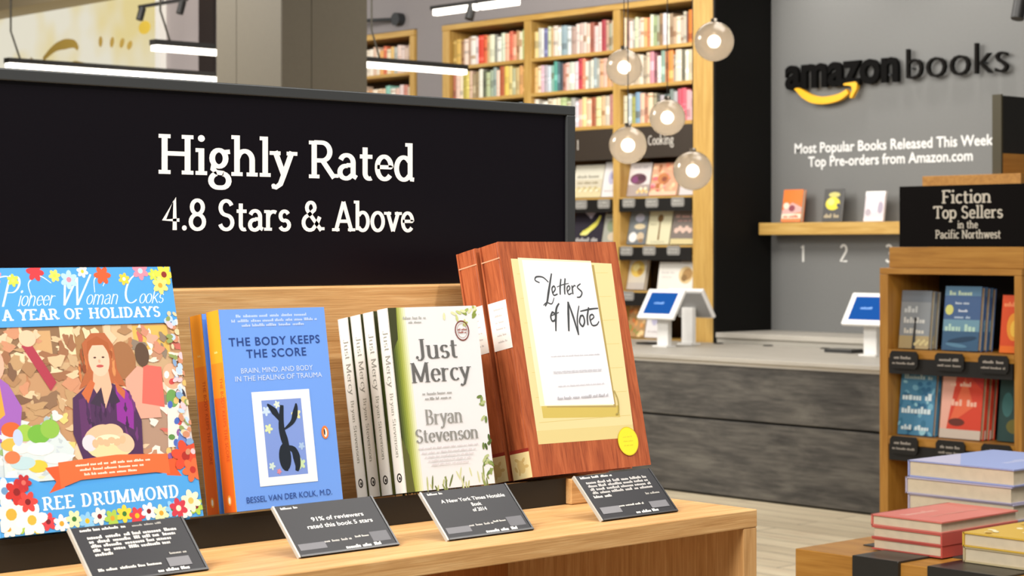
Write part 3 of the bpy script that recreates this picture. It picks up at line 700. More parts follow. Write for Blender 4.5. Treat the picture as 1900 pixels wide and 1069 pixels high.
# -- the wood-grained hardbacks
def wood_book(loc, label, extra=0):
    r = book_root('hardback_book', label, 'book', loc, 0, 12.6 + extra, 'wood-grained hardbacks')
    w, h, t = .1935, .2735, .0345
    book_body(r, w, h, t, mahog('Z'), spine=mahog('Z'), hard=True)
    a = Art()
    a.poly([(.0155, .0365), (.173, .0345), (.1805, .2465), (.0160, .2535)], 'e4d49c'); a.poly([(.0155, .0365), (.173, .0345), (.1735, .050), (.0156, .052)], 'dccb8c')
    a.poly([(.0290, .066), (.154, .060), (.154, .074), (.0290, .080)], 'cdb860')
    for k in range(7): a.rect(.022, .235 - k * .029, .172, .2355 - k * .029, 'd8c47c')
    a.poly([(.0375, .078), (.1500, .072), (.1500, .245), (.0375, .249)], 'b09a5c')
    a.poly([(.0270, .080), (.1460, .0745), (.1460, .2500), (.0270, .2545)], 'efe6bf')
    a.poly([(.0345, .0805), (.1478, .0758), (.1456, .2478), (.0332, .2518)], 'e8e8ee')
    z = lambda x, y: (.0494 + (x - 325) * .000262, .2268 - (y - 225) * .000178 * 1.0 + (x - 325) * .0000075)
    INK = '44474a'
    Z = lambda L_: [z(x, y) for x, y in L_]
    a.curve(Z([(350, 240), (325, 222), (335, 200), (375, 205), (405, 240)]), .0022, INK, .3); a.curve(Z([(432, 182), (415, 240), (395, 310), (378, 370), (362, 398)]), .0034, INK, .4); a.curve(Z([(352, 392), (375, 375), (405, 385), (425, 345)]), .0018, INK, .4)
    a.curve(Z([(420, 315), (440, 290), (435, 268), (420, 285), (425, 328), (450, 322)]), .0022, INK, .2); a.curve(Z([(485, 222), (472, 280), (466, 328)]), .0026, INK, .2); a.curve(Z([(512, 220), (500, 280), (495, 328)]), .0026, INK, .2); a.curve(Z([(452, 275), (490, 262), (530, 255)]), .0014, INK, .4)
    a.curve(Z([(512, 312), (532, 290), (528, 272), (514, 288), (518, 328), (540, 322)]), .0020, INK, .2); a.curve(Z([(548, 270), (546, 330)]), .0024, INK, .1); a.curve(Z([(548, 290), (562, 272), (570, 278)]), .0016, INK); a.curve(Z([(604, 262), (580, 284), (604, 320), (590, 350), (568, 352)]), .0022, INK, .3)
    a.curve(Z([(400, 440), (386, 470), (392, 500), (412, 490), (415, 455), (400, 440)]), .0024, INK); a.curve(Z([(450, 385), (428, 420), (415, 490), (404, 568)]), .0034, INK, .4); a.curve(Z([(388, 465), (440, 445)]), .0016, INK, .3)
    a.curve(Z([(508, 378), (498, 460), (484, 575)]), .0036, INK, .3); a.curve(Z([(508, 385), (525, 480), (542, 606)]), .0030, INK, .3); a.curve(Z([(542, 606), (548, 500), (572, 410)]), .0022, INK, .3)
    a.curve(Z([(572, 480), (560, 520), (575, 550), (592, 520), (588, 480), (572, 480)]), .0024, INK); a.curve(Z([(632, 425), (614, 490), (610, 545)]), .0028, INK, .2); a.curve(Z([(575, 448), (640, 438), (692, 436)]), .0022, INK, .3)
    a.curve(Z([(628, 515), (655, 495), (648, 475), (630, 490), (636, 545), (665, 548), (684, 525)]), .0022, INK, .3)
    for i, (u0, u1, v) in enumerate(((.056, .138, .1360), (.056, .136, .1180), (.056, .136, .1165), (.060, .138, .1010))): a.bars(u0, u1, v, .0015, 'cdcdd2', i)
    a.bars(.056, .140, .0860, .0032, 'b6b6bc', 8)
    a.curve([(.1500, .092), (.154, .080), (.152, .066), (.147, .064)], .0016, 'a89858')
    a.ell(.1600, .0305, .0172, .0172, 'd8c030', 0, 32); a.ell(.1600, .0305, .0160, .0160, 'f0e234', 0, 32)
    for i in range(3): a.bars(.152, .168, .035 - .005 * i, .0016, 'd9cb3a', i)
    a.build('cover_print', r, FRONT())
    s = Art()
    SPW = lambda u, v, d: (-d - .0002, t - u, v)
    s.rect(.001, .254, t - .001, .2555, 'd89a78'); s.build('spine_rule', r, SPW)
    s = Art(); s.rect(.0015, .150, t - .0015, .206, 'ece6e2')
    for i in range(6): s.bars(.010, t - .008, .196 - .0075 * i, .0024, 'c0b8b6', i)
    s.build('title_label', r, SPW)
    s = Art(); s.rect(.001, .030, t - .001, .034, '8e2a20'); s.rect(.001, .0005, t - .001, .030, 'e2d09a'); s.ell(t / 2, .014, .006, .008, 'd4b878', 30)
    for k in range(5): s.ell(t / 2 + .009 * math.cos(k), .014 + .008 * math.sin(k * 2), .004, .002, 'cdb072', 40 * k, 8)
    s.build('foot_band', r, SPW)
    return r
wood_book((1.5420, 1.6400, ZB + .0035), 'thick wood-grained hardback of letters with a yellow sticker, front copy')
wood_book((1.5410, 1.6790, ZB + .0035 - .0078), 'thick wood-grained hardback mostly hidden behind its front copy')

# ---------------------------------------------------------------- tilted description cards
CARDF = M('232226', .4, 0, .25); CLEAR = M('a9a49a', .25)
def card(x0, x1, y, label, kind):
    r = thing('description_card', label, 'card', (x0, y, ZT + .0012), (R(-45), 0, 0), 'tilted black description cards')
    w = x1 - x0; h = .0625
    MB().box(0, w, 0, .0022, 0, h, CARDF).build('panel', r, bevel=.0004)
    e = MB(); e.box(-.0022, -.0001, -.0006, .0030, 0, h, CLEAR); e.box(w + .0001, w + .0022, -.0006, .0030, 0, h, M('232225', .3)); e.box(0, w, -.0016, -.0001, -.0004, .0016, M('232225', .3))
    e.build('holder', r)
    # foot behind, level with the table in world terms
    c, s = math.cos(R(45)), math.sin(R(45))
    k = lambda y_, z_: (y_ * c - z_ * s, y_ * s + z_ * c)   # (world y,z offset) -> local
    yy = .040
    pf = [k(yy, .0002), k(yy + .004, .0002), k(yy + .004, yy - .001), k(yy, yy - .005)]
    MB().prism(pf, 'X', w * .3, w * .7, M('2a2a2c', .4)).build('foot', r)
    a = Art(); LT = 'd4cfc8'
    if kind == 1:
        a.bars(.008, .055, .0570, .0030, LT, 1); a.bars(.062, w - .02, .0570, .0022, '9a968f', 2)
        for i, v in enumerate((.0480, .0432, .0384, .0336)): a.bars(.012, w - .010 - .004 * i, v, .0036, LT, i)
        a.bars(.012, .03, .0288, .0036, LT, 5); a.bars(w - .030, w - .012, .0215, .0026, 'a8a49c', 4)
        a.bars(.008, .075, .0120, .0030, LT, 6); a.rect(w - .036, .008, w - .012, .018, '6d6c70'); a.bars(w - .05, w - .012, .0035, .0034, 'f2efe8', 7)
    elif kind == 4:
        a.bars(.006, .055, .0575, .0030, LT, 1)
        for i, v in enumerate((.0500, .0452, .0404, .0356)): a.bars(.010, w - .012, v, .0036, 'bdb8b4', i + 3)
        a.bars(.008, .035, .0300, .0036, LT, 5); a.bars(w - .030, w - .008, .0270, .0030, 'a8a49c', 4)
        a.rect(.006, .008, .036, .017, '77767a'); a.bars(.036, .075, .0150, .0026, LT, 6); a.rect(w - .034, .008, w - .006, .017, '6d6c70'); a.bars(w - .062, w - .022, .0035, .0036, 'f2efe8', 7)
    else:
        a.bars(.006, .026, .0575, .0026, LT, 1)
        if kind == 2:
            a.text('91% of reviewers', w * .56, .0400, .0050, 'f4f0ea', width=.064, align='c', bold=.01)
            a.text('rated this book 5 stars', w * .55, .0315, .0050, 'f4f0ea', width=.080, align='c', bold=.01)
        else:
            a.text('A New York Times Notable', w * .54, .0460, .0046, 'f4f0ea', width=.088, align='c', bold=.01)
            a.text('Book', w * .54, .0385, .0046, 'f4f0ea', align='c', bold=.01)
            a.text('of 2014', w * .54, .0315, .0046, 'f4f0ea', align='c', bold=.01)
        a.rect(.004, .0075, .036, .0150, '66656a'); a.bars(.036, .070, .0135, .0026, 'b8b4ae', 6); a.rect(w - .026, .0075, w - .004, .0195, '57565b'); a.bars(w - .045, w - .028, .0150, .0022, 'c8c4bc', 8)
        a.bars(w - .062, w - .018, .0032, .0036, 'f4f1ea', 7)
    a.build('print', r, FRONT())
card(.912, 1.028, 1.530, 'black card with a full text block in front of the cookbook', 1)
card(1.134, 1.253, 1.529, 'black card with two lines about reviewers in front of the blue book', 2)
card(1.310, 1.425, 1.517, 'black card with three short centred lines in front of the white paperbacks', 3)
card(1.526, 1.643, 1.513, 'black card with dense text in front of the wood-grained hardback', 4)

# ================================================================ TALL BOOKCASE ON THE BACK WALL
X1 = 9.642
BC = thing('bookcase', 'tall oak bookcase of three bays along the back wall', 'bookcase', (X1, 9.9, 0))
OB = oakb
part(BC, 'end_post', MB().box(X1, 9.95, 8.566, 8.741, 0, 3.045, OB('Z')), .003)
part(BC, 'divider', MB().box(X1, 9.95, 9.402, 9.468, 0, 3.004, OB('Z')), .003)
part(BC, 'divider', MB().box(X1, 9.95, 10.281, 10.354, 0, 3.004, OB('Z')), .003)
part(BC, 'side_panel', MB().box(X1, 9.95, 11.165, 11.245, 0, 3.004, OB('Z')), .003)
part(BC, 'top_board', MB().box(X1 - .004, 9.95, 8.742, 11.247, 3.005, 3.045, OB('Y')), .003)
part(BC, 'back_panel', MB().box(9.945, 9.957, 8.742, 11.16, .02, 3.003, M('4a3418', .7)))
BAYS = [(10.356, 11.163), (9.470, 10.279), (8.743, 9.400)]
UP = [2.735, 2.488, 2.228]                 # tops of the three upper shelves
LOW = [1.735, 1.410, 1.105, .785]          # tops of the cookbook shelves
for y0, y1 in BAYS:
    for z in UP: part(BC, 'shelf', MB().box(X1, 9.944, y0, y1, z - .024, z, OB('Y')))
    for z in LOW:
        part(BC, 'shelf', MB().box(X1, 9.944, y0, y1, z - .02, z, OB('Y')))
        part(BC, 'label_rail', MB().box(X1 - .010, X1 - .0005, y0, y1, z - .100, z - .012, BLACK))
hd = part(BC, 'header_panel', MB().box(X1 + .004, X1 + .03, 8.744, 9.399, 1.995, 2.203, M('33291f', .5)))
a = Art(2e-4); a.glyphs('Cooking', 9.144 - 8.9, -.0, .062, 'e8e0d4', 'thin', width=.235, weight=1.3)
a.build('lettering', hd, lambda u, v, d: (X1 + .0035 - d - X1, 9.144 - (u - .244) - 9.9, 2.078 + v))
hd = part(BC, 'header_panel', MB().box(X1 + .004, X1 + .03, 9.471, 10.278, 1.995, 2.203, M('33291f', .5)))
a = Art(2e-4); a.glyphs('l', 0, 0, .062, 'e8e0d4', 'thin', weight=1.3)
a.build('lettering', hd, lambda u, v, d: (X1 + .0035 - d - X1, 9.82 - u - 9.9, 2.072 + v))
part(BC, 'header_panel', MB().box(X1 + .004, X1 + .03, 10.357, 11.162, 1.995, 2.203, M('33291f', .5)))

BS = thing('bookcase', 'small oak bookcase half hidden behind the square column', 'bookcase', (X1, 12.2, 0))
part(BS, 'side_panel', MB().box(X1, 9.95, 11.572, 11.628, 0, 3.0, OB('Z')), .003)
part(BS, 'side_panel', MB().box(X1, 9.95, 12.90, 12.955, 0, 3.0, OB('Z')), .003)
part(BS, 'top_board', MB().box(X1 - .003, 9.95, 11.571, 12.956, 3.001, 3.045, OB('Y')), .003)
part(BS, 'back_panel', MB().box(9.945, 9.957, 11.63, 12.898, .02, 3.0, M('4a3418', .7)))
for z in (2.728, 2.42, 2.1): part(BS, 'shelf', MB().box(X1, 9.944, 11.629, 12.899, z - .024, z, OB('Y')))

# ---------------------------------------------------------------- spine-out books
ORD = 'first second third fourth fifth sixth seventh eighth ninth tenth eleventh twelfth thirteenth fourteenth fifteenth sixteenth seventeenth eighteenth nineteenth twentieth'.split() + ['twenty-' + q for q in 'first second third fourth fifth sixth seventh eighth ninth'.split()] + ['thirtieth', 'thirty-first', 'thirty-second']
def colour_word(h):
    import colorsys
    r_, g_, b_ = [int(h[i:i + 2], 16) / 255 for i in (0, 2, 4)]
    H_, S_, V_ = colorsys.rgb_to_hsv(r_, g_, b_); H_ *= 360
    if S_ < .13: return 'white' if V_ > .82 else ('pale grey' if V_ > .62 else ('grey' if V_ > .4 else 'dark grey'))
    if V_ < .35: return 'dark'
    if H_ < 14 or H_ > 345: return 'pink' if S_ < .38 and V_ > .7 else ('red' if V_ > .62 else 'maroon')
    if H_ < 34: return 'peach' if S_ < .35 and V_ > .8 else ('orange' if S_ > .55 and V_ > .78 else ('tan' if V_ > .68 else 'brown'))
    if H_ < 66: return 'cream' if S_ < .36 and V_ > .75 else ('yellow' if V_ > .78 else 'olive')
    if H_ < 160: return 'pale green' if V_ > .72 else 'green'
    if H_ < 200: return 'teal'
    if H_ < 250: return 'pale blue' if S_ < .3 else 'blue'
    return 'violet' if H_ < 300 else 'rose'

def spine_book(y1, z, w, h, d, c, label, group, acc, x=9.668, tilt=0):
    """a book standing spine outwards; y1 is its left edge seen from the shop"""
    m = MB(); cov = M(c, .55)
    n = 5
    prof = [(x + .006 * (2 * k / (n - 1) - 1) ** 2, y1 - w + w * k / (n - 1)) for k in range(n)] + [(x + d, y1), (x + d, y1 - w)]
    prof = [(p[0], p[1] - (y1 - w / 2)) for p in prof]
    m.prism(prof, 'Z', 0, h, cov)
    lo, hi, ac, style = acc
    for (a0, a1) in ([(lo, hi)] if style == 0 else [(lo, lo + .03), (hi - .03, hi)] if style == 1 else [(lo, lo + .12), (.86, .92)]):
        band = [(p[0] - .0007, p[1] * .97) for p in prof[:n]] + [(x + .012, w * .48), (x + .012, -w * .48)]
        m.prism(band, 'Z', h * a0, h * a1, M(ac, .55))
    o = m.build('shelved_book', loc=(0, y1 - w / 2, z + .0006))
    if tilt: o.rotation_euler = (R(tilt), 0, 0)
    return tag(o, label, 'book', group)

def row(spec, yl, yr, z, hmin, hmax, where, group, seed):
    q = random.Random(seed)
    items = []
    for s_ in spec.split():
        c, *k = s_.split(':'); items.append((c, float(k[0]) if k else 1.0, float(k[1]) if len(k) > 1 else None))
    tot = sum(i[1] for i in items); W_ = yl - yr; y = yl - .004
    sc = (W_ - .01) / tot
    for i, (c, k, hf) in enumerate(items):
        w_ = k * sc
        h_ = hmin + (hmax - hmin) * (hf if hf is not None else q.random())
        lo = q.uniform(.1, .5); hi = lo + q.uniform(.15, .35)
        rr, gg, bb = [int(c[j:j + 2], 16) for j in (0, 2, 4)]
        ac = q.choice(['%02x%02x%02x' % (rr * 9 // 10, gg * 9 // 10, bb * 9 // 10), '%02x%02x%02x' % (rr * 8 // 10, gg * 8 // 10, bb * 8 // 10), '%02x%02x%02x' % (min(255, rr + 40), min(255, gg + 40), min(255, bb + 40)), '%02x%02x%02x' % (rr * 8 // 10, gg * 7 // 10, bb * 6 // 10)])
        pos = ORD[i] + ' from the left'
        spine_book(y, z, w_ * .95, h_, q.uniform(.13, .19), c, f'{colour_word(c)} book spine, {pos} {where}', group, (lo, hi, ac, q.choice((0, 0, 1, 2))))
        y -= w_
R11 = 'a8863a:1.2:.5 d9b25c:1.5:.55 a07850 f0d8c6:1.4 b0907a:.8 ece6dc:1.6 dcd2d2:.8 d8452f:1.8:.8 dd6a3c:1 c8a878:.8 e6e6c8:1.6 8a8a80:.8 e8e8dc:1.3 cfd8c0:1.2 eeb89a:1.3 d4684c:1.1:.9 e49c7c:1.1 b48c60:.9 f2e2c4:.9 b8c88a:1.2:.9'
R12 = 'b06a50 e6c8b8:1.2 ecdcc0 b0a040:.9 d8c868:1 d8b8a0 a08c68:1 94805c:1 ecead8:1.2:.8 5c6048:1 b8c498:1.2 a0b098:1 98a8a0:.9 ecd0bc:1 b05a34:1.4:1 e8c860:1.3 dcc880:1 b0b08a:1 c8b078:1.1 d8a060:1 d0a058:1'
R13 = 'e8e4d4 e0a060 ecdcc0 c8c0a8 b0643c:1.2 e8e8e0:1.4 f0ece0 c8d8e0:1.3 d8d0c0 dfe6e8:1.2 b8a888 e8d8b8 90a098 d8c8a0 c09468 e4e0d4 a8b4b8 e0d0b0'
R21 = 'e6d090:1.1 c8c8b8:.8 e8e6e0:.8 6a6c98:1.1:.7 d0d8b0:.9 c8a878:.7 ecdccc:1.2:.95 e4e4d8:1 9ab0b8:1.7:.8 dce6e6:1.1 b89c90:1.3 e4d2c8:1 ccb0a4:1 d8ccc0:.9 f0c4b0:1 a05a48:1.1:.8 eccac4:1.1 e0c4bc:.9 a83a44:1.2:1 c8a088:.7 a0a088:.8 e0d0b4:.9'
R22 = 'e0b878:1.1 ecd8b8:.8 d8b4c0:1 b0a8b0 ccd8e0:1.1 88b0a0:.8 50a090:1 486870:.8 404850:.9 b07868:.8 ecc4b8:1 d0d8c8:1.6 e4d0d4:1.1 c03848:1.1:.95 e88868:.9:.95 e4e0d0:.8 a8a89c:.8 e8e4d0:.7 98a4a4:1 a4a498:.8 dcae88:1 e4b8a4:1.1 d4a070:1.2 c8a890:1'
R23 = 'e4dccc b8c8d4 e8e4d8:1.2 d0c8b0 e8dcc0 dcd0b0 b8c890:1.5:.9 c8ccb0 a8a8a0 d0c8d0:.8 d8a090:.8 e0cc90:1 f0b898:1.2 a05838:1 dcd8a0:1.2 d0b088:.9 c4bca8:1 b88078:1.2'
R31 = 'e4cca8:.9 a07c6c:.9 ecd4cc:1 a09c90:.7 ccd4b0:1 b8b0a4:.7:.4 ecccb8:1 eab070:1:.5 dc7c50:.9:.45 d8dcc0:1 98a878:1 a4a890:.8 90704c:1 e0d8dc:1.1:.9 e4e0cc:.9 9c8468:1 bca084:1 ecdcc0:1.2 bcae9c:.8 c0b8a4:.9:.8 6a3a2c:.6 d2782c:1.8:1'
R32 = 'd8c8b0 c09888:.9 e0d4c0 b8a890 c8b8a0 e8dcc8:1 a89880 d8c4a8 d08c98:1.3:.95 885058:.9 e8e0d8:1.1 84a090:1.2:.95 c07848:1 e08c40:1.4:.85 a09888:.6 dcd0bc:1.8 686450:1 e0dcc8:1 d0c0a0:1 c8ac88:.7'
R33 = 'ccc4a8:1 b0b8b8:1.1 9c9c50:.9 7c9cb4:1.2 e8bca0:1.1 b87c60:.8 ecccac:1.2 9c9478:1 505048:.8 b0a8ac:1.1 5c6c68:1.2 748078:.9 a8a8a8:1 b85060:.9 d05868:1.2:.95 dca0a4:1 e0b8b8:1'
rows = [(R11, R12, R13), (R21, R22, R23), (R31, R32, R33)]
bayn = ['left bay', 'middle bay', 'right bay']; shn = ['top shelf', 'second shelf', 'third shelf']
for bi, (y0, y1) in enumerate(BAYS):
    for si in range(3):
        row(rows[bi][si], y1, y0, UP[si], .178, .216, f'on the {shn[si]} of the {bayn[bi]}', f'books standing on the {shn[si]} of the {bayn[bi]}', bi * 10 + si + 3)
row('e8e4d4 e8d8a0:1.1 b8a890 f0e0c0:1.1 d88850:1.2 d8b850:1.1 ecdcc0 e4e0d0 b0b0a8 e0c4b8:1.1 d8ccc0 c8b8a0 e8e0d0 d4b890 c0a070 e8d8c0 b89878 e0d4c0 ece4d4:1.2 d8b8a0 e4dcc8 e4a860:1.2 d06c48 e8d8b8:1.2 e0b870 b4b8b0 e4ccc0:1.2 dcc8c0 d0b8a8:1.1 c8b098', 12.897, 11.632, 2.728, .18, .225, 'on the top shelf behind the column', 'books on the top shelf behind the column', 41)
row('d8b088 c8a878 e8dcc8 d4c0a0 b08868 e8e0d0 e0c8a8 c8b090 d8ccb8 e4d8c8 c49868 e0d4b8 d8c0a8 e8e4d8 d8b088:1.2 c89870 f0e0c8:1.3 e8d0b0 d8b898 88c0b0:1.2 e4e0d4:1.3 dcb8a8 e0ccc8 c88878 d8c8b0', 12.897, 11.632, 2.42, .19, .24, 'on the second shelf behind the column', 'books on the second shelf behind the column', 43)

# ---------------------------------------------------------------- face-out cookbooks
def face_book(name, label, group, x, y, z, w, h, t, cov, lean, art, hard=True, page=None):
    r = book_root(name, label, 'book', (x, y, z + .0008 + t * math.sin(R(lean))), -90, lean, group)
    book_body(r, w, h, t, M(cov, .45), page, hard=hard)
    a = Art(2e-4 if x > 7 else 4e-5); art(a, w, h); a.clip(0, w, 0, h); a.build('cover_print', r, FRONT())
    return r
def art_beige(a, w, h):
    a.rect(0, 0, w, h, 'cfc6ae'); a.rect(0, h * .55, w, h, 'd9d4c2'); a.rect(0, .0, w, h * .28, 'd8cba0')
    a.bars(w * .1, w * .9, h * .60, h * .09, '9a9484', 2); a.bars(w * .15, w * .85, h * .42, h * .07, 'a89c80', 3)
    for k in range(14): a.ell(w * (.08 + .065 * k), h * (.2 + .05 * (k % 3)), w * .05, h * .04, ['efe6c8', 'e2d4a0', 'c8b888'][k % 3], 0, 10)
def art_white(a, w, h):
    a.rect(0, 0, w, h, 'e2dedd'); a.ell(w * .55, h * .55, w * .22, h * .2, 'b8b4cc'); a.ell(w * .6, h * .6, w * .1, h * .1, '8684a8'); a.bars(w * .15, w * .85, h * .15, h * .05, 'b8b0b0', 1)
def art_plum(a, w, h):
    a.rect(0, 0, w, h, 'd9d0cd'); a.rect(0, 0, w, h * .35, 'a99a94'); a.ell(w * .45, h * .52, w * .38, h * .17, '6a4350'); a.ell(w * .3, h * .5, w * .15, h * .1, '7d3f6e'); a.ell(w * .6, h * .55, w * .18, h * .09, '4f2f3c')
    a.bars(w * .15, w * .85, h * .85, h * .06, 'b0a6a6', 3)
    for k in range(7): a.ell(w * (.5 + .07 * k), h * (.12 + .05 * (k % 3)), w * .07, h * .05, ['e2c98e', 'd8ac6c', 'efe2c4'][k % 3], 0, 10)
def art_floral(a, w, h):
    a.rect(0, 0, w, h, 'dba080'); q = random.Random(4)
    for k in range(30): a.ell(q.uniform(.05, .95) * w, q.uniform(.05, .95) * h, w * q.uniform(.05, .13), h * q.uniform(.04, .09), q.choice(['e88a6a', 'c85a50', 'f0c8a0', 'd87078', 'b06a3c', 'f0b890', 'e8a0a0', '9a7a4a']), 0, 12)
    a.ell(w * .45, h * .52, w * .2, h * .17, 'c07a48'); a.ell(w * .5, h * .5, w * .1, h * .08, '8c4a34'); a.rect(0, 0, w, h * .12, 'f0c0a4')
def art_pale(a, w, h): a.rect(0, 0, w, h, 'cfc8c8'); a.ell(w * .5, h * .5, w * .3, h * .2, 'a89ca0'); a.bars(w * .1, w * .9, h * .8, h * .08, '8a8488', 5)
def art_grey(a, w, h):
    a.rect(0, 0, w, h, '6e7478'); a.ell(w * .55, h * .75, w * .25, h * .12, 'b8b8c8'); a.ell(w * .6, h * .5, w * .3, h * .08, 'cfbf9c'); a.ell(w * .3, h * .2, w * .22, h * .14, 'e6e4e2'); a.ell(w * .7, h * .22, w * .2, h * .12, 'c8b498'); a.ell(w * .75, h * .1, w * .14, h * .06, '8e7458')
def art_spoon(a, w, h):
    a.rect(0, 0, w, h, 'd6d0ae'); a.ell(w * .5, h * .74, w * .13, h * .11, '7a5c34'); a.poly([(w * .47, h * .7), (w * .53, h * .7), (w * .55, h * .12), (w * .47, h * .12)], '7a5c34'); a.bars(w * .08, w * .4, h * .55, h * .04, 'a8a080', 2); a.bars(w * .2, w * .8, h * .05, h * .04, 'b0b098', 3)
def art_rose(a, w, h):
    a.rect(0, 0, w, h, '7c716a'); a.bars(w * .1, w * .9, h * .78, h * .09, 'c89c90', 3); a.bars(w * .2, w * .8, h * .66, h * .07, 'b88c84', 4)
    for k in range(5): a.ell(w * (.2 + .15 * k), h * (.4 + .06 * (k % 2)), w * .1, h * .08, 'd8b8a8', 0, 12)
    a.rect(0, 0, w, h * .16, 'cdbf8e')
def art_fruit(a, w, h):
    a.rect(0, 0, w, h, 'c8bfae'); a.ell(w * .5, h * .6, w * .4, h * .24, 'd8b858'); a.ell(w * .4, h * .65, w * .2, h * .12, 'e8d690'); a.ell(w * .65, h * .52, w * .15, h * .1, 'b88c3c'); a.rect(0, 0, w, h * .2, 'b8b0a8')
def art_bread(a, w, h):
    a.rect(0, 0, w, h, 'e6e1d8'); a.ell(w * .78, h * .55, w * .2, h * .3, 'd8bc88'); a.ell(w * .82, h * .58, w * .14, h * .2, 'a88250', 20); a.ell(w * .74, h * .45, w * .08, h * .12, '8a6a40'); a.bars(w * .08, w * .45, h * .6, h * .07, 'c8c2bc', 2); a.bars(w * .1, w * .4, h * .45, h * .05, 'cfc9c2', 3)
def art_orange(a, w, h):
    a.rect(0, 0, w, h, 'b08a5c'); q = random.Random(9)
    for k in range(22): a.ell(q.uniform(0, 1) * w, q.uniform(0, 1) * h, w * q.uniform(.08, .16), h * q.uniform(.05, .09), q.choice(['d89858', 'e8c890', 'c0703c', 'e8e0c8', '8a8a4a', 'c8a878']), 0, 12)
def art_banana(a, w, h):
    a.rect(0, 0, w, h, '2a2530'); a.curve([(w * .3, h * .35), (w * .5, h * .42), (w * .75, h * .62), (w * .85, h * .85)], w * .14, 'd8d058', .6); a.curve([(w * .25, h * .3), (w * .45, h * .33), (w * .62, h * .45)], w * .10, 'e6df84', .6)
    a.poly([(w * .3, h * .95), (w * .7, h * .95), (w * .55, h * .75)], 'b0a8b8'); a.bars(w * .1, w * .9, h * .08, h * .12, 'b8b4b0', 3)
def art_sage(a, w, h): a.rect(0, 0, w, h, 'a4a498'); a.ell(w * .5, h * .6, w * .3, h * .2, '8a9478'); a.ell(w * .6, h * .25, w * .28, h * .14, 'cfc0a8'); a.bars(w * .1, w * .8, h * .85, h * .06, '7a7a74', 3)
cb = 'cookbooks facing out'
CB = [('plum', 'pale cookbook with a dark plum bowl, right bay of cookbooks, top row', cb, 9.398, LOW[0], .200, .229, 'd9d0cd', art_plum),
      ('floral', 'peach and red patterned cookbook beside the pale plum cookbook on the top row', cb, 9.184, LOW[0], .244, .222, 'dba080', art_floral),
      ('pale', 'pale cookbook half hidden behind the lowest glass globe lamp', cb, 8.915, LOW[0], .150, .230, 'cfc8c8', art_pale),
      ('grey', 'grey cookbook with white dishes on its cover, left in the second row', cb, 9.398, LOW[1], .171, .245, '6e7478', art_grey),
      ('spoon', 'cream cookbook showing a single brown spoon on its cover', cb, 9.215, LOW[1], .205, .240, 'd6d0ae', art_spoon),
      ('rose', 'brownish cookbook with pink lettering beside the oak end post', cb, 8.995, LOW[1], .202, .232, '7c716a', art_rose),
      ('fruit', 'cookbook with a round golden dish at the left of the third row', cb, 9.398, LOW[2], .160, .237, 'c8bfae', art_fruit),
      ('orange', 'orange and tan cookbook on the lowest row beside the red hardback', cb, 9.398, LOW[3], .160, .262, 'b08a5c', art_orange),
      ('white', 'plain white cookbook on the lowest row behind the left tablet', cb, 9.228, LOW[3], .130, .235, 'e2dedd', art_white),
      ('beige', 'wide beige cookbook right beside the edge of the black sign', cb, 9.930, LOW[0], .283, .231, 'cfc6ae', art_beige),
      ('white', 'narrow white cookbook in the middle bay beside the oak divider', cb, 9.640, LOW[0], .140, .247, 'e2dedd', art_white),
      ('banana', 'black cookbook with yellow bananas on its cover', cb, 9.930, LOW[1], .288, .240, '2a2530', art_banana),
      ('sage', 'grey green cookbook beside the black banana cookbook', cb, 9.635, LOW[1], .145, .214, 'a4a498', art_sage)]
for nm, lab, g, y, z, w_, h_, cv, fn in CB:
    face_book('cookbook', lab, g, 9.702, y, z, w_, h_, .028, cv, 12, fn)
face_book('cookbook', 'wide white cookbook with a loaf of bread above the left tablet', cb, 9.675, 9.090, LOW[2], .315, .193, .022, 'e6e1d8', 9, art_bread)
face_book('cookbook', 'taller white cookbook standing behind the wide bread cookbook', cb, 9.735, 8.955, LOW[2], .180, .238, .028, 'dcd6ce', 9, art_bread)
def price_tag(x, y, z, w_, h_, label, group, c='8a8782', d='c4c0b8', sub=True):
    r = thing('price_tag', label, 'label', (x, y, z), (0, 0, 0), group)
    m = MB(); m.prism([(q_[0] + y, q_[1] + z) for q_ in [(-w_ / 2, -h_ * .3), (-w_ * .42, -h_ / 2), (w_ * .42, -h_ / 2), (w_ / 2, -h_ * .3), (w_ / 2, h_ * .3), (w_ * .42, h_ / 2), (-w_ * .42, h_ / 2), (-w_ / 2, h_ * .3)]], 'X', x, x + .006, M(c, .4))
    part(r, 'holder', m)
    a = Art(2e-4 if x > 7 else 6e-5)
    a.bars(w_ * .16, w_ * .84, h_ * .56, h_ * .16, d, int(y * 100)); a.bars(w_ * .10, w_ * .90, h_ * .26, h_ * .12, d, int(y * 90))
    a.build('print', r, lambda u, v, dd: (-dd, w_ / 2 - u, v - h_ / 2))
for y, z, lab in ((9.304, 1.695, 'grey oval shelf tag under the pale plum cookbook'), (9.091, 1.692, 'grey oval shelf tag under the peach patterned cookbook'), (8.858, 1.694, 'grey oval shelf tag under the lowest glass globe lamp'),
                  (9.325, 1.372, 'grey oval shelf tag under the grey cookbook with white dishes'), (9.115, 1.374, 'grey oval shelf tag under the cream spoon cookbook'), (8.896, 1.376, 'grey oval shelf tag under the brownish cookbook by the end post'),
                  (9.314, 1.070, 'grey oval shelf tag under the golden dish cookbook'), (9.760, 1.690, 'grey oval shelf tag under the wide beige cookbook'), (9.540, 1.692, 'grey oval shelf tag under the narrow white middle bay cookbook')):
    price_tag(X1 - .0165, y, z, .115, .062, lab, 'oval tags on the cookbook shelves')

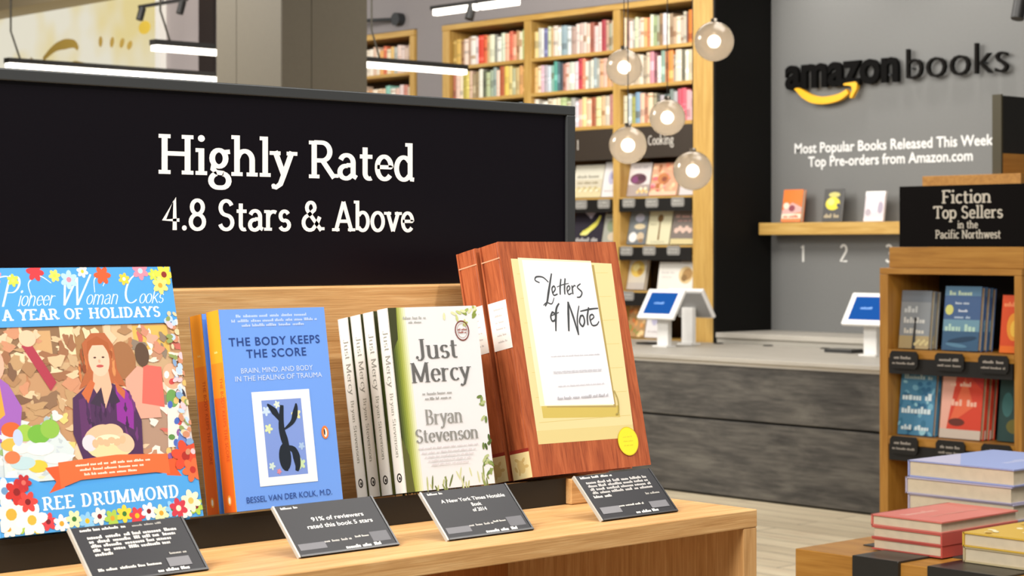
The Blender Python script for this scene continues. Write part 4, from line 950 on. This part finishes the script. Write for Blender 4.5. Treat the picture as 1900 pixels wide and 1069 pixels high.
# ================================================================ ALCOVE WALL
AW = thing('wall_lettering', 'bold black raised lettering above a yellow curved arrow on the grey wall', 'sign', (10.16, 7.9, 2.44))
def raised(text, yl, yr, base, cap, bold, name, col, x=10.145, dep=.035, space=1.0):
    vs_, fs_, w_ = font_polys(text, bold, .5, space)
    sx = (yl - yr) / w_
    mb = MB(); mb.add([(x + dep / 2 - p[2] / .729 * 0 - (p[2] * .729) * dep, yl - p[0] * sx, base + p[1] * cap) for p in vs_], fs_, M(col, .75, 0, .08))
    return mb
part(AW, 'letters', raised('amazon', 8.385, 7.480, 2.437, .222, .030, 'l', '0c0b0a', dep=.028))
AR = thing('wall_lettering', 'thin dark raised word books on the grey wall', 'sign', (10.16, 7.0, 2.44))
part(AR, 'letters', raised('books', 7.419, 6.690, 2.437, .205, -.012, 'l', '161412', dep=.028))
sm = MB()
up = [(8.298, 2.430), (8.255, 2.432), (8.158, 2.385), (8.059, 2.366), (7.942, 2.376), (7.872, 2.403)]
dn = [(7.858, 2.376), (7.929, 2.336), (8.046, 2.319), (8.158, 2.332), (8.238, 2.373)]
def spl(P_, n=6):
    out = []; Q = [P_[0]] + P_ + [P_[-1]]
    for i in range(1, len(Q) - 2):
        for k in range(n):
            t_ = k / n; a_, b_, c_, d_ = Q[i - 1], Q[i], Q[i + 1], Q[i + 2]
            out.append(tuple(.5 * (2 * b_[j] + (c_[j] - a_[j]) * t_ + (2 * a_[j] - 5 * b_[j] + 4 * c_[j] - d_[j]) * t_ ** 2 + (3 * b_[j] - a_[j] - 3 * c_[j] + d_[j]) * t_ ** 3) for j in (0, 1)))
    return out + [P_[-1]]
YEL = M('f2b41c', .4)
sm.prism(spl(up) + spl(dn), 'X', 10.135, 10.165, YEL)
sm.prism([(7.897, 2.430), (7.891, 2.441), (7.805, 2.447), (7.789, 2.436), (7.793, 2.40), (7.833, 2.343), (7.848, 2.352), (7.828, 2.394), (7.832, 2.416), (7.845, 2.425)], 'X', 10.135, 10.165, YEL)
o = part(AW, 'curved_arrow', sm); o['label'] = 'yellow curved arrow'
pins = MB()
for y_ in (8.30, 8.05, 7.75, 7.55): pins.box(10.155, 10.1995, y_ - .006, y_ + .006, 2.47, 2.482, METALB)
pins.box(10.16, 10.1995, 8.05, 8.062, 2.335, 2.347, METALB)
part(AW, 'mounting_pins', pins)
pins = MB()
for y_ in (7.385, 6.86): pins.box(10.155, 10.1995, y_ - .005, y_ + .005, 2.50, 2.51, METALB)
part(AR, 'mounting_pins', pins)

TX = thing('wall_lettering', 'two white lines of text about popular new books on the grey wall', 'sign', (10.199, 7.6, 2.0))
def wall_text(text, yl, yr, base, cap, bold=.014):
    a = Art(2e-4); a.text(text, 0, 0, cap, 'f0efec', width=yl - yr, bold=bold)
    a.build('text_line', TX, lambda u, v, d: (-d - .0005, yl - u - 7.6, base + v - 2.0))
wall_text('Most Popular Books Released This Week', 8.344, 6.822, 2.012, .068)
wall_text('Top Pre-orders from Amazon.com', 8.231, 6.967, 1.922, .068)
for ch, y_, nm in (('1', 8.276, 'one'), ('2', 7.942, 'two'), ('3', 7.586, 'three')):
    a = Art(2e-4); a.glyphs(ch, 0, 0, .113, 'e6e4de', 'slab', align='c', weight=1.05)
    o = a.build('wall_numeral', None, lambda u, v, d: (-d - .0005, -u, v), loc=(10.1995, y_, 1.302))
    tag(o, f'white painted number {nm} on the grey wall below the oak shelf', 'number', 'numerals under the wall shelf')
WS = MB().box(10.02, 10.199, 6.2, 8.50, 1.478, 1.556, oakb('Y')).build('wall_shelf', bevel=.003, off=(10.1, 7.4, 1.5), loc=(10.1, 7.4, 1.5))
tag(WS, 'pale oak shelf fixed to the grey wall above the numbers', 'shelf')
def art_w1(a, w, h):
    a.rect(0, 0, w, h, 'e87838'); a.rect(0, h * .62, w, h, 'ee7a30'); a.poly([(0, h * .35), (w * .5, h * .6), (w, h * .45), (w, h * .3), (0, h * .2)], 'd8a8a0'); a.ell(w * .5, h * .42, w * .16, h * .1, '8c4450'); a.ell(w * .2, h * .5, w * .15, h * .1, 'f0dcc8'); a.rect(0, h * .1, w, h * .25, 'f2dcc4'); a.bars(w * .1, w * .9, h * .13, h * .08, 'c8603c', 2); a.rect(0, 0, w, h * .08, 'e88850')
def art_w2(a, w, h):
    a.rect(0, 0, w, h, '4c4a48'); a.ell(w * .55, h * .82, w * .3, h * .08, 'c8c070'); a.ell(w * .5, h * .55, w * .38, h * .2, 'e0d040'); a.ell(w * .4, h * .6, w * .18, h * .1, 'f0e880'); a.ell(w * .8, h * .5, w * .08, h * .06, '3a3a4c'); a.bars(w * .1, w * .9, h * .12, h * .12, 'b8a888', 4)
def art_w3(a, w, h):
    a.rect(0, 0, w, h, 'd8cdd0'); a.rect(0, h * .85, w, h, 'f4f0ee'); a.ell(w * .45, h * .5, w * .25, h * .2, 'ece4e4'); a.ell(w * .8, h * .45, w * .14, h * .2, 'a89cac'); a.ell(w * .2, h * .3, w * .15, h * .12, 'b0a4ac'); a.rect(0, 0, w, h * .12, 'f0e0dc')
face_book('standing_book', 'orange covered book on the wall shelf above number one', 'books facing out on the wall shelf', 10.06, 8.345, 1.556, .160, .212, .03, 'e87838', 9, art_w1)
face_book('standing_book', 'dark book with a yellow figure on the wall shelf above number two', 'books facing out on the wall shelf', 10.06, 8.010, 1.556, .150, .212, .018, '4c4a48', 9, art_w2, page=M('cfd4da', .6))
face_book('standing_book', 'pale pink and white book on the wall shelf above number three', 'books facing out on the wall shelf', 10.06, 7.680, 1.556, .150, .190, .016, 'd8cdd0', 9, art_w3)

# bench and counter
GT = wood('grey_top', ['a39d92', 'b1aba0', 'bcb6ab'], 'Y', .8, .5, 8)
BN = thing('bench', 'pale grey ledge at the foot of the alcove wall', 'ledge', (9.9, 6.0, 0))
part(BN, 'seat_board', MB().box(9.643, 10.199, 2.4, 8.542, .815, .848, GT), .003)
part(BN, 'front_panel', MB().box(9.655, 10.199, 2.4, 8.542, 0, .8145, M('a8a398', .6, noise=.05)))
CT = thing('counter', 'low counter clad in weathered grey boards with a pale grey top', 'counter', (9.0, 7.0, 0))
part(CT, 'worktop', MB().box(8.365, 9.632, 2.6, 10.6, .758, .782, GT), .003)
part(CT, 'light_edge', MB().box(8.383, 9.6, 2.6, 10.6, .738, .7575, M('c9c3b8', .5)))
part(CT, 'front_board', MB().box(8.381, 8.42, 2.6, 10.6, .440, .7375, barn('Y')), .004)
part(CT, 'front_board', MB().box(8.385, 8.42, 2.6, 10.6, .012, .428, barn('Y')), .004)
part(CT, 'carcass', MB().box(8.42, 9.6, 2.62, 10.58, 0, .7370, M('191817', .8)))
for y_, l in ((8.44, 'next to the oak end post'), (8.03, 'below the number one'), (7.58, 'below number two on the wall')):
    o = MB().lathe([(0, .006), (.028, .006), (.034, 0), (0, 0)], (0, 0, 0), BLACK, 16).build('cable_grommet', loc=(9.555, y_, .7823))
    tag(o, f'small black cable grommet on the grey counter {l}', 'grommet', 'cable grommets along the counter')
g_ = thing('counter_tray', 'small dark flat box on the grey counter left of the right tablet', 'box', (9.30, 7.24, .7823))
part(g_, 'base', MB().box(9.24, 9.37, 7.14, 7.34, .7825, .800, M('2c2b29', .5)), .002)
part(g_, 'lid', MB().box(9.25, 9.36, 7.15, 7.33, .8005, .804, M('6c6a64', .5)))

# tablet stands
def screen_mat():
    return emit('2a6ac4', .85)
def kiosk(x, y, rot, label, group='tablet stands on the counter', face=True):
    r = thing('tablet_stand', label, 'tablet', (x, y, .7823), (0, 0, R(rot)), group)
    Wt = M('e4e2de', .4)
    MB().box(-.045, .045, -.06, .06, 0, .010, Wt).build('foot', r, bevel=.003)
    MB().box(-.016, .020, -.045, .045, .0105, .235, Wt).build('post', r, bevel=.003)
    # tilted body: local frame with the face towards -x
    tl = R(33)
    b = MB().box(-.012, .012, -.150, .150, -.105, .105, M('efedea', .35)); 
    bo = b.build('tablet', r, bevel=.005, loc=(-.022, 0, .262), rot=(0, tl + R(0), 0))
    MB().box(.0122, .022, -.135, .135, -.090, .090, M('8c8a88', .5)).build('back_shell', bo)
    MB().box(-.0135, -.0122, -.112, .112, -.074, .078, screen_mat()).build('screen', bo)
    a = Art(1e-4); a.bars(.06, .16, .07, .014, '7fb0ec', 3); a.build('screen_text', bo, lambda u, v, d: (-.0136 - d, .112 - u, v - .074))
    return r
kiosk(8.990, 8.385, 0, 'white tablet stand with a blue screen facing the shop, below the oak end post')
kiosk(9.315, 8.475, 180, 'white tablet stand seen from behind, back to back with the left blue screen')
kiosk(9.100, 6.890, 0, 'white tablet stand with a blue screen beside the fiction bookcase')
o = MB().box(-.05, .05, -.06, .06, 0, .012, BLACK).build('card_reader', loc=(9.18, 8.70, .7823), bevel=.003)
tag(o, 'small black card reader on the counter left of the left tablet', 'card reader')

# ================================================================ GLOBE LAMPS
def globe(x, y, z, rr, label):
    r = thing('globe_lamp', label, 'lamp', (x, y, z), group='smoked glass globe lamps')
    n = 20
    MB().lathe([(max(1e-4, rr * math.sin(math.pi * k / n)), -rr * math.cos(math.pi * k / n)) for k in range(n + 1)], (0, 0, 0), GLASS, 40).build('glass_globe', r)
    nb = 12
    MB().lathe([(max(1e-4, .026 * math.sin(math.pi * k / nb)), -.026 * math.cos(math.pi * k / nb)) for k in range(nb + 1)], (0, 0, 0), emit('fff4e2', 17), 20).build('bulb', r)
    MB().lathe([(.0001, rr + .012), (.013, rr + .012), (.014, rr - .012), (.012, .030), (.0001, .030)], (0, 0, 0), M('7d766c', .3, .8), 16).build('socket', r)
    MB().tube([(0, 0, rr + .011), (0, 0, 3.98 - z)], .0022, M('2a2622', .5), 6).build('cord', r)
globe(6.015, 5.336, 2.226, .080, 'smoked glass globe lamp highest of the cluster, over the dark wall edge')
globe(5.749, 5.582, 2.122, .074, 'smoked glass globe lamp in front of the second row of shelved books')
globe(5.877, 5.464, 1.920, .073, 'smoked glass globe lamp just above the Cooking header')
globe(5.472, 5.292, 1.788, .072, 'smoked glass globe lamp in front of the oak divider')
globe(5.952, 5.395, 1.706, .079, 'smoked glass globe lamp lowest of the cluster')

# ================================================================ LINEAR PENDANTS AND TRACK LIGHTS
TUBE = emit('fff6e8', 4.5)
def pendant(x0, x1, y, z, label, cords):
    r = thing('linear_pendant', label, 'lamp', (x0, y, z), group='long linear pendant lamps')
    part(r, 'housing', MB().box(x0, x1, y - .03, y + .03, z - .018, z + .012, M('1c1a17', .5)))
    part(r, 'diffuser', MB().box(x0 + .01, x1 - .01, y - .028, y + .028, z - .047, z - .0185, TUBE))
    for cx in cords: part(r, 'cord', MB().tube([(cx + .06, y, z + .012), (cx, y, z + .17), (cx, y, 3.99)], .006, M('3a362c', .5), 6))
pendant(5.73, 7.65, 10.62, 2.50, 'long thin pendant lamp hanging left of the square column', (5.76, 7.5))
pendant(5.80, 8.03, 9.15, 2.50, 'long thin pendant lamp passing behind the square column', (5.85, 7.3))
def track(x, y0, y1, z, heads, label, lit):
    r = thing('track_light', label, 'lamp', (x, y0, z))
    part(r, 'rail', MB().box(x - .012, x + .012, y0, y1, z, z + .025, M('171513', .5)))
    if lit:
        for a0, a1 in lit: part(r, 'light_bar', MB().box(x - .02, x + .02, a0, a1, z - .04, z - .001, TUBE))
    for h_ in heads:
        part(r, 'spot_head', MB().tube([(x, h_, z - .001), (x - .03, h_, z - .10)], .030, M('171513', .5), 12))
    part(r, 'hanger', MB().tube([(x, (y0 + y1) / 2, z + .025), (x, (y0 + y1) / 2, 3.99)], .006, M('171513', .5), 6))
track(8.70, 9.35, 10.26, 3.0, (9.84,), 'ceiling track with white light bars above the tall bookcase', [(9.80, 10.22), (9.40, 9.76)])
track(8.75, 13.30, 14.0, 3.345, (13.36, 13.95), 'black ceiling track with two spot heads above the far left wall', None)
track(7.80, 4.6, 5.10, 2.53, (5.07,), 'black ceiling track with one spot head in the top right corner', None)
wa = thing('wall_spotlight', 'small wall spotlight on a dark rod between the column and tall bookcase', 'lamp', (9.664, 11.2, 3.1))
part(wa, 'rose', MB().tube([(9.60, 11.75, 3.135), (9.664, 11.75, 3.135)], .05, METALB, 14))
part(wa, 'arm', MB().tube([(9.62, 11.76, 3.135), (9.50, 12.28, 3.15)], .014, METALB, 8))
part(wa, 'head', MB().tube([(9.50, 12.28, 3.15), (9.47, 12.36, 3.10)], [.03, .035], METALB, 12))
part(wa, 'bulb', MB().tube([(9.468, 12.365, 3.097), (9.462, 12.38, 3.088)], .028, emit('fff6e8', 6), 12))

# ================================================================ FICTION BOOKCASE
XF = 5.785; Y0, Y1 = 3.757, 4.345
FB = thing('bookcase', 'low amber oak bookcase of fiction at the right edge', 'bookcase', (XF, 4.05, 0))
OD = oakd
part(FB, 'side_panel', MB().box(XF, 6.12, 4.309, Y1, 0, 1.302, OD('Z')), .002)
part(FB, 'side_panel', MB().box(XF, 6.12, Y0, Y0 + .030, 0, 1.302, OD('Z')), .002)
part(FB, 'top_board', MB().box(XF, 6.12, Y0, Y1, 1.3025, 1.325, OD('Y')), .002)
part(FB, 'header_block', MB().box(XF + .012, 6.10, Y0, 4.312, 1.3255, 1.399, OD('Y')), .002)
part(FB, 'back_panel', MB().box(6.095, 6.118, Y0 + .031, 4.308, .02, 1.302, M('1a110a', .7)))
for z in (1.035, .728, .42): part(FB, 'shelf', MB().box(XF + .002, 6.094, Y0 + .031, 4.308, z - .03, z, OD('Y')))
for z in (1.035, .728): part(FB, 'label_rail', MB().box(XF - .004, XF + .0015, Y0 + .033, 4.300, z - .085, z - .031, BLACK))
FS = thing('header_sign', 'black box sign reading Fiction Top Sellers on top of the right bookcase', 'sign', (XF, 4.0, 1.4))
part(FS, 'box', MB().box(5.803, 6.0, Y0, 4.272, 1.3997, 1.614, M('0a0605', .6, 0, .08)), .001)
a = Art(6e-5); TC = 'cfc6b6'
yc = lambda l, r_: (l + r_) / 2
a.glyphs('Fiction', 0, 1.5510, .046, TC, 'slab', width=.205, align='c', weight=1.12)
o_ = a.build('lettering', FS, lambda u, v, d: (5.8028 - d - XF, 3.990 - u - 4.0, v - 1.4))
a = Art(6e-5)
a.glyphs('Top Sellers', 0, 1.4985, .043, TC, 'slab', width=.284, align='c', weight=1.12)
a.glyphs('in the', 0, 1.4640, .026, TC, 'slab', width=.085, align='c', weight=1.15)
a.glyphs('Pacific Northwest', 0, 1.4290, .029, TC, 'slab', width=.268, align='c', weight=1.15)
a.build('lettering', FS, lambda u, v, d: (5.8028 - d - XF, 3.984 - u - 4.0, v - 1.4))

def art_f1(a, w, h):
    a.rect(0, 0, w, h, '8f9498'); a.rect(0, h * .8, w, h, '777e86'); a.rect(0, 0, w, h * .22, 'b8a478')
    a.bars(w * .12, w * .9, h * .62, h * .11, 'c8cccc', 2); a.bars(w * .12, w * .9, h * .44, h * .10, 'd4d4d0', 3); a.bars(w * .15, w * .85, h * .26, h * .09, 'd8d4c8', 4)
    a.poly([(w * .44, .0), (w * .56, .0), (w * .54, h * .45), (w * .48, h * .5)], '3c3c3c'); a.ell(w * .51, h * .5, w * .05, h * .04, '3c3c3c')
    for k in range(8): a.ell(w * (.55 + .06 * k), h * (.08 + .03 * (k % 3)), w * .05, h * .03, 'd8c890', 0, 8)
def art_f2(a, w, h):
    a.rect(0, 0, w, h, '43608c'); a.rect(0, h * .3, w, h * .48, '6f98ac'); a.rect(0, 0, w, h * .3, '3a5f80'); a.rect(0, h * .85, w, h, '6088a8')
    a.bars(w * .12, w * .75, h * .86, h * .07, 'c8dcc0', 1); a.bars(w * .3, w * .7, h * .72, h * .04, 'c8d4e0', 2); a.bars(w * .4, w * .65, h * .6, h * .04, 'd8e0ec', 3); a.bars(w * .3, w * .75, h * .50, h * .04, 'b8cce0', 4)
    a.bars(w * .06, w * .94, h * .30, h * .11, 'b8d8c8', 6); a.ell(w * .15, h * .63, w * .11, h * .08, 'd6d478'); a.ell(w * .55, h * .17, w * .4, h * .04, '22405c', 8); a.ell(w * .4, h * .08, w * .3, h * .03, '5c88a4', -6)
def art_f3(a, w, h):
    a.rect(0, 0, w, h, 'd84c1c'); a.ell(w * .6, h * .45, w * .32, h * .24, 'e8982c'); a.ell(w * .62, h * .42, w * .18, h * .14, 'f0c048'); a.bars(w * .1, w * .9, h * .8, h * .08, 'f0905c', 3); a.rect(0, 0, w, h * .12, 'e8701c')
def art_f4(a, w, h):
    a.rect(0, 0, w, h, '4c88aa'); q = random.Random(6)
    for k in range(40): a.ell(q.uniform(0, 1) * w, q.uniform(0, 1) * h, w * q.uniform(.03, .12), h * q.uniform(.02, .06), q.choice(['2f6a90', '7ab4cc', '98cbd8', '3a7898', '205878']), q.uniform(0, 90), 10)
    a.bars(w * .1, w * .9, h * .88, h * .07, 'c0dce4', 1); a.bars(w * .08, w * .92, h * .55, h * .11, 'dcecf0', 2); a.bars(w * .08, w * .92, h * .34, h * .11, 'dcecf0', 3); a.bars(w * .1, w * .9, h * .08, h * .08, 'dcecf0', 4)
def art_f5(a, w, h):
    a.rect(0, 0, w, h, 'd8442c'); a.poly([(0, h), (w * .35, h), (w * .15, h * .1), (0, h * .1)], 'ecb09c'); a.poly([(w * .2, h * .2), (w * .55, h * .95), (w * .8, h * .5)], 'e86a44')
    a.poly([(w * .6, h), (w, h), (w, h * .75)], 'c03028'); a.bars(w * .2, w * .85, h * .80, h * .07, 'f0c4ac', 2); a.bars(w * .25, w * .9, h * .5, h * .1, 'f0b8a0', 3); a.ell(w * .4, h * .25, w * .2, h * .06, '6a2c20'); a.rect(0, 0, w, h * .14, 'cfc0b0')
CREAM = M('d6c6a4', .8, noise=.1)
FXB = XF + .045
fic = [('grey novel with a tall dark figure on the upper shelf of the right bookcase', 4.296, 1.035, .128, .207, '8f9498', art_f1, 2, .022),
       ('blue night sea novel on the upper shelf of the right bookcase', 4.112, 1.035, .150, .225, '43608c', art_f2, 3, .024),
       ('orange novel with a yellow sun at the right end of the upper shelf', 3.876, 1.035, .085, .198, 'd84c1c', art_f3, 1, .02),
       ('blue patterned novel with white lettering on the lower shelf', 4.300, .728, .150, .226, '4c88aa', art_f4, 2, .020),
       ('red and orange novel with pale stripes on the lower shelf', 4.122, .728, .168, .228, 'd8442c', art_f5, 3, .024)]
for lab, y_, z, w_, h_, cv, fn, n, th in fic:
    fg = 'copies of the ' + lab.split(' on the ')[0].split(' at the ')[0]
    for k in range(n):
        l = lab if k == 0 else ('second copy of the ' if k == 1 else 'third copy, rearmost, of the ') + lab.split(' on the ')[0].split(' at the ')[0]
        face_book('novel', l if k == 0 else l + ', behind the front copy', fg if n > 1 else None, FXB + k * (th + .006), y_ - .002 * k, z, w_, h_ - .003 * k, th, cv, 7, fn, hard=True, page=CREAM)
face_book('novel', 'dark green novel in shadow at the right end of the lower shelf', None, FXB + .03, 3.905, .728, .110, .21, .03, '1f3a36', 7, lambda a, w, h: (a.rect(0, 0, w, h, '24423e'), a.ell(w * .3, h * .6, w * .2, h * .2, '3a6a68'), a.ell(w * .6, h * .25, w * .3, h * .12, '6a6428')))
for y_, z, lab in ((4.232, 1.000, 'black shelf tag under the grey novel with a dark figure'), (4.040, 1.000, 'black shelf tag under the blue night sea novel'), (3.862, 1.000, 'black shelf tag under the orange novel'),
                   (4.232, .698, 'black shelf tag under the blue patterned novel'), (4.036, .698, 'black shelf tag under the red and orange novel'), (3.850, .698, 'black shelf tag under the dark green novel')):
    price_tag(XF - .0125, y_, z, .120, .062, lab, 'black tags on the fiction shelves', '1a1714', 'a89f94')

# second display seen end-on behind it
D2 = thing('display_table', 'oak display stand with a blank black board, behind the fiction bookcase', 'display', (7.6, 4.9, 0))
part(D2, 'plinth', MB().box(7.23, 8.25, 4.70, 5.20, 1.55, 1.709, OD('X')), .002)
part(D2, 'base', MB().box(7.25, 8.23, 4.72, 5.18, 0, 1.5495, OD('X')))
part(D2, 'back_board', MB().box(7.303, 8.2, 4.8345, 4.875, 1.7095, 1.80, OD('X')), .002)
part(D2, 'black_board', MB().box(7.298, 8.2, 4.835, 4.876, 1.8005, 2.047, M('100d0a', .5)))
part(D2, 'end_strip', MB().box(7.285, 7.2975, 4.833, 4.878, 1.7095, 2.052, M('413a22', .5)))

# ================================================================ RIGHT FRONT TABLE WITH STACKS
ZR = .8325
RT = thing('display_table', 'low oak table edge with black blocks under the stacked books', 'table', (3.4, 2.1, 0))
part(RT, 'table_top', MB().box(2.925, 4.3, 1.55, 2.392, ZR - .11, ZR, oakd('Y')), .002)
part(RT, 'black_inlay', MB().box(3.045, 4.2, 1.6, 2.325, ZR + .0003, ZR + .0025, M('3a3833', .5)))
part(RT, 'base', MB().box(2.98, 4.25, 1.6, 2.34, 0, ZR - .1105, oakd('Z')))
for y0_, y1_ in ((2.150, 2.253), (1.93, 2.088)):
    part(RT, 'black_block', MB().box(2.917, 3.0445, y0_, y1_, ZR - .12, ZR + .004, M('24221f', .35)), .0015)
def stacked(label, x, y, z, dx, dy, th, cov, group, spine_side=False, art=None, rot=0):
    """a closed hardback lying flat; x, y is its near corner"""
    r = thing('stacked_book', label, 'book', (x, y, z + .0005), (0, 0, R(rot)), group)
    c = M(cov, .4)
    m = MB(); m.box(0, dx, 0, dy, 0, .0026, c).box(0, dx, 0, dy, th - .0026, th, c)
    if spine_side: m.box(-.0001, dx, -.0014, .002, 0.0, th, c)
    else: m.box(0, dx, dy - .002, dy + .0014, 0, th, c)
    m.build('cover', r)
    MB().box(.0035, dx - .0035, .0035 if not spine_side else .0021, dy - (.0035 if spine_side else .0021), .0027, th - .0027, M('d3c5aa', .8, noise=.12)).build('page_block', r)
    if art:
        a = Art(4e-5); art(a, dx, dy); a.build('cover_print', r, lambda u, v, d: (u, v, th + d))
    return r
def art_red(a, w, h):
    a.bars(w * .12, w * .6, h * .62, h * .12, 'e8a898', 3); a.bars(w * .2, w * .8, h * .35, h * .09, 'e09080', 4)
rg = 'red hardbacks in the front stack'
stacked('red hardback at the bottom of the front stack', 3.012, 2.124, ZR + .0025, .243, .156, .0215, 'c4564c', rg, True)
stacked('red hardback in the middle of the front stack', 3.010, 2.123, ZR + .0245, .243, .156, .0215, 'c85c52', rg, True)
stacked('red hardback on top of the front stack', 3.010, 2.122, ZR + .0465, .245, .157, .0215, 'da766a', rg, False, art_red)
def art_gold(a, w, h):
    a.rect(.001, .001, w - .001, h - .001, 'd8b040'); q = random.Random(3)
    for k in range(26): a.ell(q.uniform(.05, .95) * w, q.uniform(.08, .92) * h, w * .05, h * .03, q.choice(['f0dc90', 'e8c860', 'b88a20', 'f4e8b8']), q.uniform(0, 90), 8)
gg = 'books in the small golden stack'
stacked('cream paged book under the golden one in the right corner', 2.998, 1.86, ZR + .0045, .235, .207, .0275, 'c8b890', gg)
stacked('golden covered book on the small stack in the right corner', 2.996, 1.86, ZR + .0325, .235, .207, .0255, 'd8b040', gg, False, art_gold)
lg = 'large lavender covered books in the tall stack'
def art_lav(a, w, h):
    a.rect(.001, .001, w - .001, h - .001, '9fb0e4'); a.poly([(.001, h * .5), (w * .6, h - .001), (.001, h - .001)], 'c9c6e0'); a.bars(w * .3, w * .8, h * .3, h * .1, 'c4ccf0', 3)
for k, l in enumerate(('lavender covered book at the bottom of the tall stack, hidden behind red books', 'lavender covered book second from the bottom of the tall stack', 'lavender covered book second from the top of the tall stack', 'lavender covered book on top of the tall stack with its blue cover showing')):
    stacked(l, 3.300 + .004 * (k % 2), 2.166 - .003 * (k % 2), ZR + .0027 + k * .0338, .30, .247, .0332, '9aa2d0' if k == 3 else 'b4aec4', lg, False, art_lav if k == 3 else None)
stacked('thick navy book under the grey one at the back right', 3.66, 1.80, ZR + .0027, .28, .62 * .4, .0700, '2a2f4c', 'books at the back of the right table')
stacked('second navy book at the back right beneath the grey book', 3.66, 1.80, ZR + .0735, .28, .62 * .4, .0680, '20263e', 'books at the back of the right table')
def art_gr(a, w, h):
    a.rect(.001, .001, w - .001, h - .001, 'c8c0b0'); q = random.Random(5)
    for k in range(6): a.bars(w * .1, w * .9, h * (.1 + .14 * k), h * .07, '9a9084', k)
stacked('grey printed book lying on the navy books at the back right', 3.62, 1.83, ZR + .1422, .26, .24, .012, 'b8b0a2', 'books at the back of the right table', False, art_gr)
